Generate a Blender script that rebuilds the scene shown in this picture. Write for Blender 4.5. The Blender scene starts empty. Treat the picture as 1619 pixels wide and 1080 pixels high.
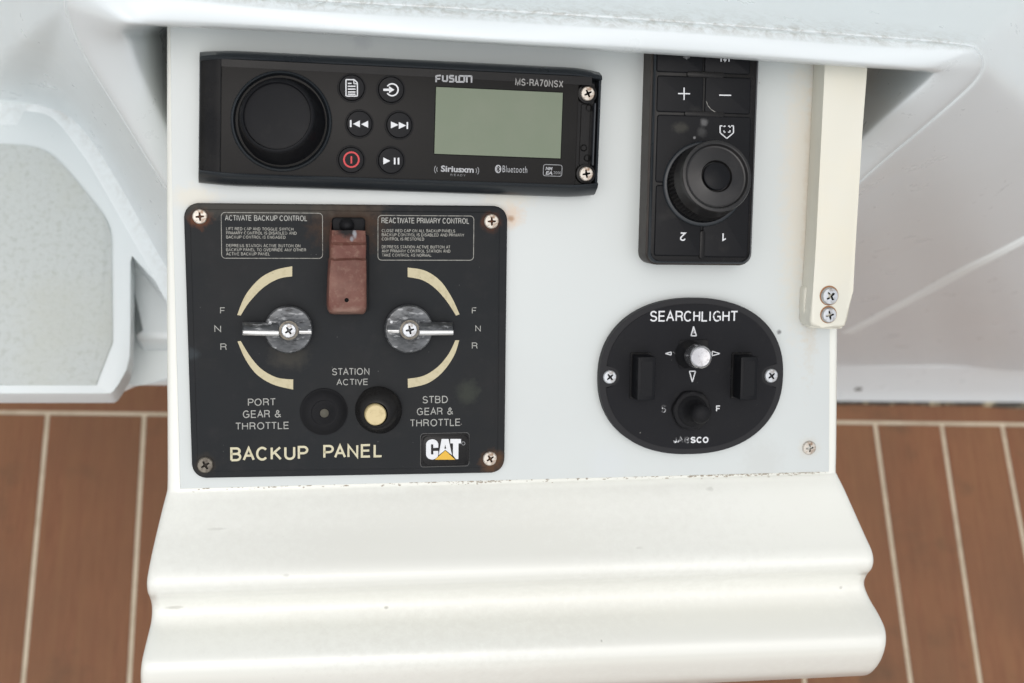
import bpy, bmesh, math, random
from mathutils import Vector, Matrix, Quaternion
random.seed(7)
S = bpy.context.scene
COL = S.collection
rad = math.radians

# ------------------------------------------------------------------ camera
F = 2250.0; CX, CY = 809.5, 540.0            # focal length and centre measured on the photograph
d_fwd = Vector((-185, 5730, -F)).normalized()         # deck planks' direction seen from the camera
d_dn = Vector((-264, -(F*F+185*264)/5730, -F)).normalized()
Zc = -d_dn; Yc = (d_fwd - Zc*d_fwd.dot(Zc)).normalized(); Xc = Yc.cross(Zc)
RC = Matrix((Xc, Yc, Zc))                    # camera axes -> world axes
CAM = Vector((0, 0, 1.4))
cd = bpy.data.cameras.new('camera'); cam = bpy.data.objects.new('camera', cd); COL.objects.link(cam)
cam.matrix_world = Matrix.Translation(CAM) @ RC.to_4x4()
cd.sensor_width = 36; cd.lens = 36*F/1619; cd.clip_start = .02; cd.clip_end = 200
cd.dof.use_dof = True; cd.dof.focus_distance = .66; cd.dof.aperture_fstop = 11
S.camera = cam

# ------------------------------------------------------------------ light
w = bpy.data.worlds.new("World"); S.world = w; w.use_nodes = True
nt = w.node_tree; bgn = nt.nodes['Background']
sky = nt.nodes.new('ShaderNodeTexSky'); sky.sky_type = 'NISHITA'; sky.sun_disc = False
SUN_EL, SUN_AZ = rad(67), rad(190)            # azimuth from +Y towards +X
sky.sun_elevation = SUN_EL; sky.sun_rotation = SUN_AZ; sky.air_density = 1.0; sky.dust_density = 3.0; sky.ozone_density = .6
hs = nt.nodes.new('ShaderNodeHueSaturation'); hs.inputs['Saturation'].default_value = .30      # thin overcast: a paler sky
nt.links.new(sky.outputs[0], hs.inputs['Color']); nt.links.new(hs.outputs[0], bgn.inputs[0]); bgn.inputs[1].default_value = .15
sl = bpy.data.lights.new('sun', 'SUN'); sl.energy = 0.65; sl.angle = rad(85); sl.color = (1, .955, .89)
so = bpy.data.objects.new('sun', sl); COL.objects.link(so)
sd = Vector((math.sin(SUN_AZ)*math.cos(SUN_EL), math.cos(SUN_AZ)*math.cos(SUN_EL), math.sin(SUN_EL)))
so.rotation_euler = sd.to_track_quat('Z', 'Y').to_euler()
S.view_settings.view_transform = 'Standard'; S.view_settings.look = 'None'
S.view_settings.exposure = 0.34; S.view_settings.gamma = 1
S.render.engine = 'CYCLES'

# ------------------------------------------------------------------ measuring helpers
def ray(px, py): return RC @ Vector((px-CX, -(py-CY), -F))/F      # world, unit camera depth
def at(px, py, d): return CAM + ray(px, py)*d
def on_z(px, py, z):
    r = ray(px, py); return CAM + r*((z-CAM.z)/r.z)
def on_y(px, py, y):
    r = ray(px, py); return CAM + r*((y-CAM.y)/r.y)
# panel frame: u right, v up the panel, n towards the viewer
uc = Vector((12000, 110, -F)).normalized(); vdn = Vector((-238, -20000, -F)).normalized()
vc = (-vdn - uc*(-vdn).dot(uc)).normalized(); nc = uc.cross(vc)
U, V, N = RC@uc, RC@vc, RC@nc
PO = at(CX, CY, .68)
MP = Matrix.Translation(PO) @ Matrix((U, V, N)).transposed().to_4x4()
MPI = MP.inverted()
def P(px, py, h=0.0):
    "point of the panel frame that stands h above the panel face"
    r = ray(px, py); o = PO + N*h
    t = (o-CAM).dot(N)/r.dot(N); return MPI @ (CAM + r*t)

# ------------------------------------------------------------------ materials
def nn(nt, t, **k):
    n = nt.nodes.new(t)
    for a, b in k.items(): setattr(n, a, b)
    return n
def mix(nt, fac, a, b, mode='MIX'):
    m = nn(nt, 'ShaderNodeMix', data_type='RGBA', blend_type=mode)
    for i, v in ((0, fac), (6, a), (7, b)):
        if hasattr(v, 'links') or isinstance(v, bpy.types.NodeSocket): nt.links.new(v, m.inputs[i])
        elif i == 0: m.inputs[0].default_value = v
        else: m.inputs[i].default_value = (*v, 1)
    return m.outputs[2]
def math_(nt, op, a, b=None, clamp=False):
    m = nn(nt, 'ShaderNodeMath', operation=op, use_clamp=clamp)
    for i, v in ((0, a), (1, b)):
        if v is None: continue
        if isinstance(v, bpy.types.NodeSocket): nt.links.new(v, m.inputs[i])
        else: m.inputs[i].default_value = v
    return m.outputs[0]
def ramp(nt, v, lo, hi):
    m = nn(nt, 'ShaderNodeMapRange'); nt.links.new(v, m.inputs[0]); m.inputs[1].default_value = lo; m.inputs[2].default_value = hi
    return m.outputs[0]
def noise(nt, co, scale, detail=3, rough=.6, dist=0):
    n = nn(nt, 'ShaderNodeTexNoise'); nt.links.new(co, n.inputs['Vector']); n.inputs['Scale'].default_value = scale
    n.inputs['Detail'].default_value = detail; n.inputs['Roughness'].default_value = rough; n.inputs['Distortion'].default_value = dist
    return n.outputs[0]
def mat(name, col, rough=.5, metal=0, spec=.5, blotch=None, specks=None, spots=(), bump=None, coat=0, stretch=None, wear=None, rvar=0, dirt=None, ior=None):
    """blotch=(scale, colour, lo, hi); specks=(scale, radius, colour, keep); spots=[(x,y,r,colour,amount,xstretch)]; bump=(scale,strength,dist); wear=(scale,lo,hi,colour)"""
    m = bpy.data.materials.new(name); m.use_nodes = True; nt = m.node_tree
    b = nt.nodes['Principled BSDF']; tc = nn(nt, 'ShaderNodeTexCoord'); co = tc.outputs['Object']
    if stretch:
        mp = nn(nt, 'ShaderNodeMapping'); mp.inputs['Scale'].default_value = stretch; nt.links.new(co, mp.inputs[0]); cs = mp.outputs[0]
    else: cs = co
    c = nn(nt, 'ShaderNodeRGB'); c.outputs[0].default_value = (*col, 1); out = c.outputs[0]
    if blotch:
        for bl in (blotch if isinstance(blotch, list) else [blotch]):
            out = mix(nt, ramp(nt, noise(nt, cs, bl[0], 5), bl[2], bl[3]), out, bl[1])
    if wear: out = mix(nt, ramp(nt, noise(nt, co, wear[0], 4, .7), wear[1], wear[2]), out, wear[3])
    if dirt:
        at_ = nn(nt, 'ShaderNodeAttribute', attribute_name='dirt')
        n1 = noise(nt, co, dirt[0], 6, .75, .6)
        f = math_(nt, 'MULTIPLY', at_.outputs['Fac'], ramp(nt, n1, dirt[1], dirt[2]))
        out = mix(nt, f, out, dirt[3])
    if specks:
        for sp in (specks if isinstance(specks, list) else [specks]):
            v = nn(nt, 'ShaderNodeTexVoronoi'); nt.links.new(co, v.inputs['Vector']); v.inputs['Scale'].default_value = sp[0]
            s = nn(nt, 'ShaderNodeSeparateColor'); nt.links.new(v.outputs['Color'], s.inputs[0])
            keep = math_(nt, 'LESS_THAN', s.outputs[0], sp[3])
            rr = math_(nt, 'MULTIPLY', s.outputs[1], sp[1])
            f = math_(nt, 'MULTIPLY', keep, math_(nt, 'LESS_THAN', v.outputs['Distance'], rr))
            out = mix(nt, math_(nt, 'MULTIPLY', f, .8), out, sp[2])
    if spots:
        n1 = noise(nt, co, 260, 4, .7)
        sx = nn(nt, 'ShaderNodeSeparateXYZ'); nt.links.new(co, sx.inputs[0])
        for (x, y, r, cc, amt, st) in spots:
            dx = math_(nt, 'MULTIPLY', math_(nt, 'SUBTRACT', sx.outputs[0], x), st)
            dy = math_(nt, 'SUBTRACT', sx.outputs[1], y)
            d = math_(nt, 'SQRT', math_(nt, 'ADD', math_(nt, 'MULTIPLY', dx, dx), math_(nt, 'MULTIPLY', dy, dy)))
            d = math_(nt, 'ADD', math_(nt, 'DIVIDE', d, r), math_(nt, 'MULTIPLY', math_(nt, 'SUBTRACT', n1, .5), 1.3))
            f = math_(nt, 'MULTIPLY', ramp(nt, d, 1.0, .35), amt)
            out = mix(nt, f, out, cc)
    nt.links.new(out, b.inputs['Base Color'])
    b.inputs['Metallic'].default_value = metal; b.inputs['Specular IOR Level'].default_value = spec
    b.inputs['Coat Weight'].default_value = coat; b.inputs['Coat Roughness'].default_value = .12
    if rvar:
        rr = math_(nt, 'ADD', rough-rvar/2, math_(nt, 'MULTIPLY', noise(nt, co, 45, 5, .7), rvar)); nt.links.new(rr, b.inputs['Roughness'])
    else: b.inputs['Roughness'].default_value = rough
    if bump:
        bn = nn(nt, 'ShaderNodeBump'); bn.inputs['Strength'].default_value = bump[1]; bn.inputs['Distance'].default_value = bump[2]
        nt.links.new(noise(nt, cs, bump[0], 4, .65), bn.inputs['Height']); nt.links.new(bn.outputs[0], b.inputs['Normal'])
    return m
M = {}
RUST = (.16, .055, .02); GRIME = (.20, .19, .15)
M['gel'] = mat('white_gelcoat', (.665, .71, .72), .30, blotch=[(7, (.645, .685, .69), .45, .75), (9, (.64, .665, .655), .58, .9)],
               dirt=(190, .42, .66, (.36, .355, .32)), rvar=.18)
M['gelwall'] = mat('weathered_white_gelcoat', (.77, .825, .825), .36, blotch=[(5, (.745, .785, .775), .45, .75)], rvar=.2)
M['cream'] = mat('cream_gelcoat', (.76, .76, .71), .26, blotch=[(9, (.73, .725, .665), .45, .8)], specks=[(42, .035, (.3, .27, .2), .12), (16, .02, (.15, .13, .1), .3)], rvar=.16,
                 dirt=(300, .42, .66, (.25, .22, .17)))
M['bar'] = mat('yellowed_cream_plastic', (.63, .615, .53), .38, blotch=(22, (.66, .62, .50), .45, .8), specks=(90, .05, (.3, .22, .14), .05), rvar=.15)
M['nonskid'] = mat('nonskid_gelcoat', (.47, .50, .49), .6, blotch=[(260, (.41, .435, .415), .5, .66), (12, (.45, .47, .43), .5, .75)], specks=(330, .16, (.36, .37, .31), .16), bump=(420, .5, .001))
M['charcoal'] = mat('charcoal_plastic', (.022, .022, .0235), .5, spec=.13)
M['blackgloss'] = mat('black_gloss_plastic', (.010, .0098, .0100), .26, spec=.13, blotch=(25, (.020, .019, .018), .5, .8), specks=(170, .06, (.3, .3, .28), .03), rvar=.22)
M['bezel'] = mat('blue_black_bezel_plastic', (.017, .0205, .024), .30, spec=.35, rvar=.2)
M['rubber'] = mat('black_rubber', (.010, .010, .011), .6, spec=.13, blotch=(60, (.028, .027, .025), .55, .8), specks=(240, .08, (.3, .29, .27), .03))
M['keypad'] = mat('black_keypad_rubber', (.0065, .0068, .008), .42, spec=.13, blotch=(70, (.022, .021, .02), .6, .85), specks=(260, .08, (.3, .3, .3), .05), rvar=.2)
M['brownblack'] = mat('brownish_black_plastic', (.034, .029, .026), .4, spec=.13, blotch=(60, (.05, .042, .036), .5, .8), rvar=.2)
M['hole'] = mat('black_recess', (.004, .004, .004), .8, spec=.1)
M['chrome'] = mat('polished_steel', (.46, .46, .47), .24, .9, blotch=(500, (.25, .24, .24), .5, .8), rvar=.1)
M['screwsteel'] = mat('aged_screw_steel', (.50, .465, .41), .45, .5, blotch=[(420, (.20, .12, .07), .50, .68)], rvar=.25)
M['screwclean'] = mat('bright_screw_steel', (.46, .48, .50), .38, .55, blotch=(420, (.20, .17, .14), .52, .72))
M['screwdark'] = mat('tarnished_screw_steel', (.16, .145, .12), .5, .7, blotch=(500, (.06, .05, .04), .45, .7))
M['pitted'] = mat('pitted_chrome', (.05, .053, .056), .45, .15, blotch=[(140, (.135, .14, .145), .42, .66), (420, (.30, .305, .31), .56, .66), (260, (.016, .016, .018), .56, .68)], specks=[(230, .26, (.60, .61, .62), .13)], bump=(500, .6, .0003), rvar=.3, stretch=(.5, 1.4, 1))
M['leverchrome'] = mat('scratched_chrome', (.66, .66, .65), .32, .6, blotch=(260, (.30, .30, .30), .60, .70), stretch=(.3, 2, 1))
M['faded_red'] = mat('sun_faded_red_plastic', (.125, .048, .036), .6, spec=.3, blotch=[(60, (.185, .092, .070), .42, .72), (420, (.21, .12, .09), .52, .75), (40, (.08, .03, .022), .58, .8)], bump=(500, .35, .0004), specks=(300, .1, (.4, .32, .28), .06))
M['tan'] = mat('tan_print', (.47, .415, .265), .55, blotch=(320, (.36, .31, .18), .5, .8), specks=(500, .12, (.12, .1, .07), .08))
M['print'] = mat('grey_white_print', (.31, .31, .285), .6, wear=(620, .56, .72, (.10, .10, .095)))
M['printdim'] = mat('dim_small_print', (.27, .265, .235), .6, wear=(700, .48, .7, (.07, .07, .065)))
M['white'] = mat('white_print', (.62, .63, .64), .5)
M['greyprint'] = mat('grey_print', (.23, .235, .24), .5, wear=(900, .5, .75, (.07, .07, .07)))
M['wornwhite'] = mat('chipped_white_print', (.66, .67, .68), .5, wear=(330, .52, .58, (.018, .018, .02)))
M['veryworn'] = mat('badly_chipped_white_print', (.62, .63, .64), .5, wear=(420, .40, .50, (.018, .018, .02)))
M['redprint'] = mat('red_print', (.50, .03, .035), .5)
M['brass'] = mat('cream_button_plastic', (.55, .45, .24), .45, blotch=(300, (.42, .33, .16), .5, .8), specks=(500, .1, (.2, .14, .07), .1))
M['yellow'] = mat('yellow_print', (.62, .36, .02), .45)
M['lcd'] = mat('grey_green_lcd', (.142, .172, .118), .38, spec=.3, blotch=(60, (.155, .180, .128), .4, .75), rvar=.1)
M['teak'] = None

# ------------------------------------------------------------------ mesh helpers
def link(name, me, m, parent=None, kind=None, smooth=40):
    o = bpy.data.objects.new(name, me); COL.objects.link(o)
    if m is not None:
        for mm in (m if isinstance(m, (list, tuple)) else [m]): me.materials.append(mm)
    if parent is not None: o.parent = parent
    if kind: o['kind'] = kind
    if smooth:
        for p in me.polygons: p.use_smooth = True
        me.set_sharp_from_angle(angle=rad(smooth))
    return o
def fin(bm, name):
    me = bpy.data.meshes.new(name); bmesh.ops.recalc_face_normals(bm, faces=bm.faces); bm.to_mesh(me); bm.free(); return me
def plate(pts, z0, z1, bev=0, seg=2, bm=None):
    own = bm is None
    bm = bm or bmesh.new()
    if sum(pts[i][0]*pts[(i+1) % len(pts)][1]-pts[(i+1) % len(pts)][0]*pts[i][1] for i in range(len(pts))) < 0: pts = pts[::-1]
    lo = [bm.verts.new((x, y, z0)) for x, y in pts]; hi = [bm.verts.new((x, y, z1)) for x, y in pts]
    top = bm.faces.new(hi); bm.faces.new(lo[::-1]); n = len(pts)
    for i in range(n): bm.faces.new((lo[i], lo[(i+1) % n], hi[(i+1) % n], hi[i]))
    if bev: bmesh.ops.bevel(bm, geom=list(top.edges), offset=bev, segments=seg, profile=.5, affect='EDGES', clamp_overlap=True)
    return bm
def rrect(cx, cy, w, h, r, n=6):
    pts = []
    for sx, sy, a0 in ((1, 1, 0), (-1, 1, 90), (-1, -1, 180), (1, -1, 270)):
        for i in range(n+1):
            a = rad(a0+90*i/n); pts.append((cx+sx*(w/2-r)+r*math.cos(a), cy+sy*(h/2-r)+r*math.sin(a)))
    return pts
def circ(cx, cy, r, n=32, ry=None): return [(cx+r*math.cos(2*math.pi*i/n), cy+(ry or r)*math.sin(2*math.pi*i/n)) for i in range(n)]
def lathe(prof, n=40, base=(0, 0, 0), axis=None, bm=None, knurl=None):
    bm = bm or bmesh.new(); rings = []
    q = Vector((0, 0, 1)).rotation_difference(Vector(axis).normalized()) if axis is not None else Quaternion()
    b = Vector(base)
    for k, (r, z) in enumerate(prof):
        if r < 1e-7: rings.append([bm.verts.new(b+q@Vector((0, 0, z)))]); continue
        ring = []
        for i in range(n):
            rr = r*(1-(knurl[1] if knurl and k in knurl[0] and i % 2 else 0)); a = 2*math.pi*i/n
            ring.append(bm.verts.new(b+q@Vector((rr*math.cos(a), rr*math.sin(a), z))))
        rings.append(ring)
    for A, B in zip(rings, rings[1:]):
        if len(A) == 1 and len(B) == 1: continue
        for i in range(n):
            j = (i+1) % n
            if len(A) == 1: bm.faces.new((A[0], B[j], B[i]))
            elif len(B) == 1: bm.faces.new((A[i], A[j], B[0]))
            else: bm.faces.new((A[i], A[j], B[j], B[i]))
    return bm
def grid(rows, closed=False, bm=None):
    bm = bm or bmesh.new(); vs = [[bm.verts.new(p) for p in r] for r in rows]
    for a, b in zip(vs, vs[1:]):
        m = len(a)
        for i in range(m if closed else m-1):
            j = (i+1) % m; bm.faces.new((a[i], a[j], b[j], b[i]))
    return bm
def crom(pts, n):
    "Catmull-Rom through points (any dimension)"
    out = []; L = len(pts)
    for i in range(L-1):
        p0, p1, p2, p3 = pts[max(i-1, 0)], pts[i], pts[i+1], pts[min(i+2, L-1)]
        for k in range(n):
            t = k/n
            out.append(tuple(.5*((2*b)+(-a+c)*t+(2*a-5*b+4*c-d)*t*t+(-a+3*b-3*c+d)*t**3) for a, b, c, d in zip(p0, p1, p2, p3)))
    out.append(tuple(pts[-1])); return out
def tag(o, label, cat, group=None):
    o['label'] = label; o['category'] = cat
    if group: o['group'] = group
    return o

class Thing:
    "a device on the panel: an Empty at its base, its parts in its own frame"
    def __init__(s, name, px, py, rot=0, h=0, label='', cat='', group=None):
        c = P(px, py, h); s.M = MP @ Matrix.Translation(c) @ Matrix.Rotation(rad(rot), 4, 'Z')
        s.loc = MPI @ s.M; s.inv = s.loc.inverted(); s.h0 = h
        s.e = bpy.data.objects.new(name, None); COL.objects.link(s.e); s.e.matrix_world = s.M
        s.e.empty_display_size = .01; tag(s.e, label, cat, group)
    def p(s, px, py, h=0):
        "local xy of a pixel whose point stands h above the thing's base"
        q = s.inv @ P(px, py, h+s.h0); return (q.x, q.y)
    def sc(s, px, py, h=0):
        a, b = s.p(px-5, py, h), s.p(px+5, py, h); return math.dist(a, b)/10
    def rect(s, x0, y0, x1, y1, h=0):
        a, b, c, d = s.p(x0, (y0+y1)/2, h), s.p(x1, (y0+y1)/2, h), s.p((x0+x1)/2, y0, h), s.p((x0+x1)/2, y1, h)
        return ((a[0]+b[0])/2, (c[1]+d[1])/2, abs(b[0]-a[0]), abs(c[1]-d[1]))
    def add(s, name, bm, m, parent=None, smooth=40, kind=None):
        return link(name, fin(bm, name), m, parent or s.e, kind, smooth)
    def poly(s, name, pts, h, m, parent=None, t=.00012, px=True):
        q = [s.p(x, y, h) for x, y in pts] if px else pts
        return s.add(name, plate(q, h, h+t), m, parent, smooth=0)
    def text(s, body, box, h, m, parent=None, bold=0, flip=False, name='lettering', spacing=1.0, t=.00012, font_shear=0, label=None):
        cu = bpy.data.curves.new('t', 'FONT'); cu.body = body; cu.offset = bold; cu.resolution_u = 3; cu.space_character = spacing; cu.shear = font_shear
        cu.align_x = 'CENTER'
        o = bpy.data.objects.new('t', cu); COL.objects.link(o); dg = bpy.context.evaluated_depsgraph_get(); dg.update()
        me = bpy.data.meshes.new_from_object(o.evaluated_get(dg)); bpy.data.objects.remove(o)
        xs = [v.co.x for v in me.vertices]; ys = [v.co.y for v in me.vertices]
        cx, cy, w, hh = s.rect(*box, h)
        x0, x1, y0, y1 = min(xs), max(xs), min(ys), max(ys)
        for v in me.vertices:
            a = ((v.co.x-x0)/(x1-x0)-.5)*w; b = ((v.co.y-y0)/(y1-y0)-.5)*hh
            if flip: a, b = -a, -b
            v.co = (cx+a, cy+b, h+t)
        o = link(name, me, m, parent or s.e, None, 0)
        return o

def arc(cx, cy, rx, ry, a0, a1, n=12): return [(cx+rx*math.cos(rad(a0+(a1-a0)*i/n)), cy+ry*math.sin(rad(a0+(a1-a0)*i/n))) for i in range(n+1)]
GLY = {
 'A': (.70, [[(0, 0), (.35, 1), (.70, 0)], [(.13, .36), (.57, .36)]]),
 'B': (.62, [[(0, 0), (0, 1), (.34, 1)]+arc(.34, .765, .24, .235, 90, -90)+[(0, .53)], [(.34, .53)]+arc(.36, .265, .26, .265, 90, -90)+[(0, 0)]]),
 'C': (.70, [arc(.36, .5, .36, .5, 42, 318, 20)]),
 'D': (.67, [[(0, 0), (0, 1), (.27, 1)]+arc(.27, .5, .40, .5, 90, -90)+[(0, 0)]]),
 'E': (.58, [[(.58, 1), (0, 1), (0, 0), (.58, 0)], [(0, .52), (.53, .52)]]),
 'F': (.54, [[(.54, 1), (0, 1), (0, 0)], [(0, .5), (.48, .5)]]),
 'G': (.74, [arc(.37, .5, .37, .5, 42, 300, 20)+[(.72, .14), (.72, .47), (.40, .47)]]),
 'H': (.64, [[(0, 0), (0, 1)], [(.64, 0), (.64, 1)], [(0, .53), (.64, .53)]]),
 'I': (0, [[(0, 0), (0, 1)]]),
 'J': (.42, [[(.42, 1), (.42, .27)]+arc(.21, .24, .21, .24, 0, -180)+[(0, .34)]]),
 'K': (.64, [[(0, 0), (0, 1)], [(.60, 1), (0, .40)], [(.20, .58), (.64, 0)]]),
 'L': (.50, [[(0, 1), (0, 0), (.50, 0)]]),
 'M': (.76, [[(0, 0), (0, 1), (.38, .05), (.76, 1), (.76, 0)]]),
 'N': (.63, [[(0, 0), (0, 1), (.63, 0), (.63, 1)]]),
 'O': (.78, [arc(.39, .5, .39, .5, 90, 452, 26)]),
 'P': (.60, [[(0, 0), (0, 1), (.33, 1)]+arc(.33, .73, .27, .27, 90, -90)+[(0, .46)]]),
 'R': (.64, [[(0, 0), (0, 1), (.36, 1)]+arc(.36, .75, .25, .25, 90, -90)+[(0, .50)], [(.36, .50)]+arc(.36, .28, .22, .22, 90, 10, 5)+[(.60, .10), (.64, 0)]]),
 'S': (.60, [arc(.30, .745, .27, .255, 15, 262)+arc(.30, .245, .30, .245, 82, -165)]),
 'T': (.62, [[(0, 1), (.62, 1)], [(.31, 1), (.31, 0)]]),
 'U': (.63, [[(0, 1), (0, .33)]+arc(.315, .32, .315, .32, 180, 360)+[(.63, 1)]]),
 'V': (.66, [[(0, 1), (.33, 0), (.66, 1)]]),
 'W': (.94, [[(0, 1), (.235, 0), (.47, 1), (.705, 0), (.94, 1)]]),
 'X': (.62, [[(0, 0), (.62, 1)], [(0, 1), (.62, 0)]]),
 'Y': (.66, [[(0, 1), (.33, .43), (.66, 1)], [(.33, .43), (.33, 0)]]),
 '-': (.25, [[(0, .38), (.25, .38)]]), '.': (0, [[(0, 0), (0, .02)]]),
 '0': (.52, [arc(.26, .5, .26, .5, 90, 452, 20)]), '7': (.52, [[(0, 1), (.52, 1), (.16, 0)]]),
 '1': (.24, [[(0, .76), (.24, 1), (.24, 0)]]), '2': (.54, [arc(.27, .73, .27, .27, 170, -35)+[(0, 0), (.54, 0)]]),
 '&': (.74, [crom([(.74, 0), (.30, .56), (.20, .80), (.34, 1), (.50, .82), (.42, .64), (.14, .44), (.02, .24), (.22, 0), (.48, .07), (.68, .44)], 5)]),
}
def ribbon(bm, pts, w, z):
    q = [Vector(p) for p in pts]; q = [p for i, p in enumerate(q) if i == 0 or (p-q[i-1]).length > 1e-7]
    closed = (q[0]-q[-1]).length < w*.1 and len(q) > 8
    A, B = [], []
    for i, p in enumerate(q):
        d0 = (p-q[i-1]).normalized() if i else None; d1 = (q[i+1]-p).normalized() if i < len(q)-1 else None
        if closed and i == 0: d0 = (q[-1]-q[-2]).normalized()
        if closed and i == len(q)-1: d1 = (q[1]-q[0]).normalized()
        e0 = d0 or d1; e1 = d1 or d0; n0, n1 = Vector((-e0.y, e0.x)), Vector((-e1.y, e1.x))
        m = n0+n1; m = m.normalized() if m.length > 1e-4 else n0; k = 1/max(.42, m.dot(n0))
        A.append(bm.verts.new((*(p+m*w/2*k), z))); B.append(bm.verts.new((*(p-m*w/2*k), z)))
    for i in range(len(q)-1): bm.faces.new((A[i], A[i+1], B[i+1], B[i]))
def label_(T, body, box, h, m, parent=None, wt=.13, flip=False, gap=.24, space=.42, t=.00012):
    "engraver's monoline capitals fitted into the measured box"
    x = 0; gl = []
    for ci, ch in enumerate(body):
        if ch == ' ': x += space; continue
        w, st = GLY[ch]; nx = body[ci+1] if ci+1 < len(body) else ' '
        g = gap*(1-.35*(ch in 'ATVYLFP')-.35*(nx in 'ATVYJ'))
        for s in st: gl.append([(x+a, b) for a, b in s])
        x += w+g+wt*.6; last = g+wt*.6
    x -= last
    x = max(x, 1e-6)
    cx, cy, w, hh = T.rect(*box, h); W_ = wt*hh; sx = max(0, w-W_)/x if x > .01 else 0; sy = hh-W_; bm = bmesh.new()
    for k, s in enumerate(gl):
        q = [((a*sx-(w-W_)/2)*(-1 if flip else 1)+cx, ((b-.5)*sy)*(-1 if flip else 1)+cy) for a, b in s]
        ribbon(bm, q, W_, h+t+k % 4*.000006)
    for f in bm.faces:
        if f.normal.z < 0: f.normal_flip()
    me = bpy.data.meshes.new('lettering'); bm.normal_update(); bm.to_mesh(me); bm.free()
    return link('lettering', me, m, parent or T.e, None, 0)

def screw_mesh(r, a=20, mats=2, dome=.25, cross=.56, arm=.17):
    bm = bmesh.new(); n = 24
    oc = [bm.verts.new((r*.88*math.cos(2*math.pi*i/n), r*.88*math.sin(2*math.pi*i/n), r*dome)) for i in range(n)]
    A, B = r*cross, r*arm*.8; pts = []
    for k in range(4):
        c, s_ = math.cos(rad(a+90*k)), math.sin(rad(a+90*k))
        for x, y in ((B*1.15, -B*1.15), (A, -B*.75), (A, B*.75)): pts.append((x*c-y*s_, x*s_+y*c))
    ic = [bm.verts.new((x, y, r*dome*1.05)) for x, y in pts]
    eo = [bm.edges.new((oc[i], oc[(i+1) % n])) for i in range(n)]; ei = [bm.edges.new((ic[i], ic[(i+1) % 12])) for i in range(12)]
    bmesh.ops.triangle_fill(bm, edges=eo+ei, use_beauty=True)
    low = [bm.verts.new((x*.7, y*.7, -r*.35)) for x, y in pts]; dark = []
    for f in bm.faces: f.material_index = 0
    for i in range(12):
        f = bm.faces.new((ic[i], ic[(i+1) % 12], low[(i+1) % 12], low[i])); f.material_index = 1; dark.append(f)
    f = bm.faces.new(low); f.material_index = 1
    ring1 = [bm.verts.new((r*math.cos(2*math.pi*i/n), r*math.sin(2*math.pi*i/n), r*dome*.45)) for i in range(n)]
    ring2 = [bm.verts.new((r*math.cos(2*math.pi*i/n), r*math.sin(2*math.pi*i/n), -r*.25)) for i in range(n)]
    for X, Y in ((oc, ring1), (ring1, ring2)):
        for i in range(n): bm.faces.new((X[i], X[(i+1) % n], Y[(i+1) % n], Y[i]))
    me = bpy.data.meshes.new('screw'); bmesh.ops.recalc_face_normals(bm, faces=bm.faces); bm.to_mesh(me); bm.free(); return me
def screw(T, px, py, rpx, h, m, a=20, parent=None, label=None, dome=.25):
    x, y = T.p(px, py, h); r = rpx*T.sc(px, py, h)
    me = screw_mesh(r, a, dome=dome)
    o = link('screw', me, [M[m], M['hole']], parent or T.e, None, 35); o.location = (x, y, h)
    if label: o['label'] = label
    return o

# ------------------------------------------------------------------ deck
def teak_mat():
    m = bpy.data.materials.new('synthetic_teak'); m.use_nodes = True; nt = m.node_tree; b = nt.nodes['Principled BSDF']
    co = nn(nt, 'ShaderNodeTexCoord').outputs['Object']
    mp = nn(nt, 'ShaderNodeMapping'); mp.inputs['Scale'].default_value = (1, .03, 1); nt.links.new(co, mp.inputs[0])
    g = noise(nt, mp.outputs[0], 900, 3, .7); g2 = noise(nt, mp.outputs[0], 120, 3, .6); bl = noise(nt, co, 6, 5, .6); st = noise(nt, co, 16, 4, .6)
    oi = nn(nt, 'ShaderNodeObjectInfo')
    c = mix(nt, ramp(nt, g, .3, .7), (.140, .055, .026), (.240, .108, .054))
    c = mix(nt, ramp(nt, g2, .4, .75), c, (.220, .108, .051))
    c = mix(nt, ramp(nt, bl, .4, .8), c, (.145, .072, .038))
    c = mix(nt, math_(nt, 'MULTIPLY', ramp(nt, st, .58, .76), .6), c, (.085, .055, .03))
    c = mix(nt, math_(nt, 'MULTIPLY', oi.outputs['Random'], .25), c, (.15, .074, .042))
    nt.links.new(c, b.inputs['Base Color']); b.inputs['Roughness'].default_value = .62; b.inputs['Specular IOR Level'].default_value = .3
    bn = nn(nt, 'ShaderNodeBump'); bn.inputs['Strength'].default_value = .35; bn.inputs['Distance'].default_value = .0006
    nt.links.new(g, bn.inputs['Height']); nt.links.new(bn.outputs[0], b.inputs['Normal'])
    return m
M['teak'] = teak_mat()
M['caulk'] = mat('cream_caulking', (.56, .49, .37), .6, blotch=(40, (.42, .36, .26), .45, .75), dirt=None)
YW = on_z(1450, 618, 0).y                      # foot of the console wall
bm = bmesh.new()
for x, y in ((-2.5, -2.5), (2.5, -2.5), (2.5, 1.6), (-2.5, 1.6)): bm.verts.new((x, y, -.0015))
bm.faces.new(bm.verts); deck = link('deck', fin(bm, 'deck'), M['caulk'], None, 'structure', 0)
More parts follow.
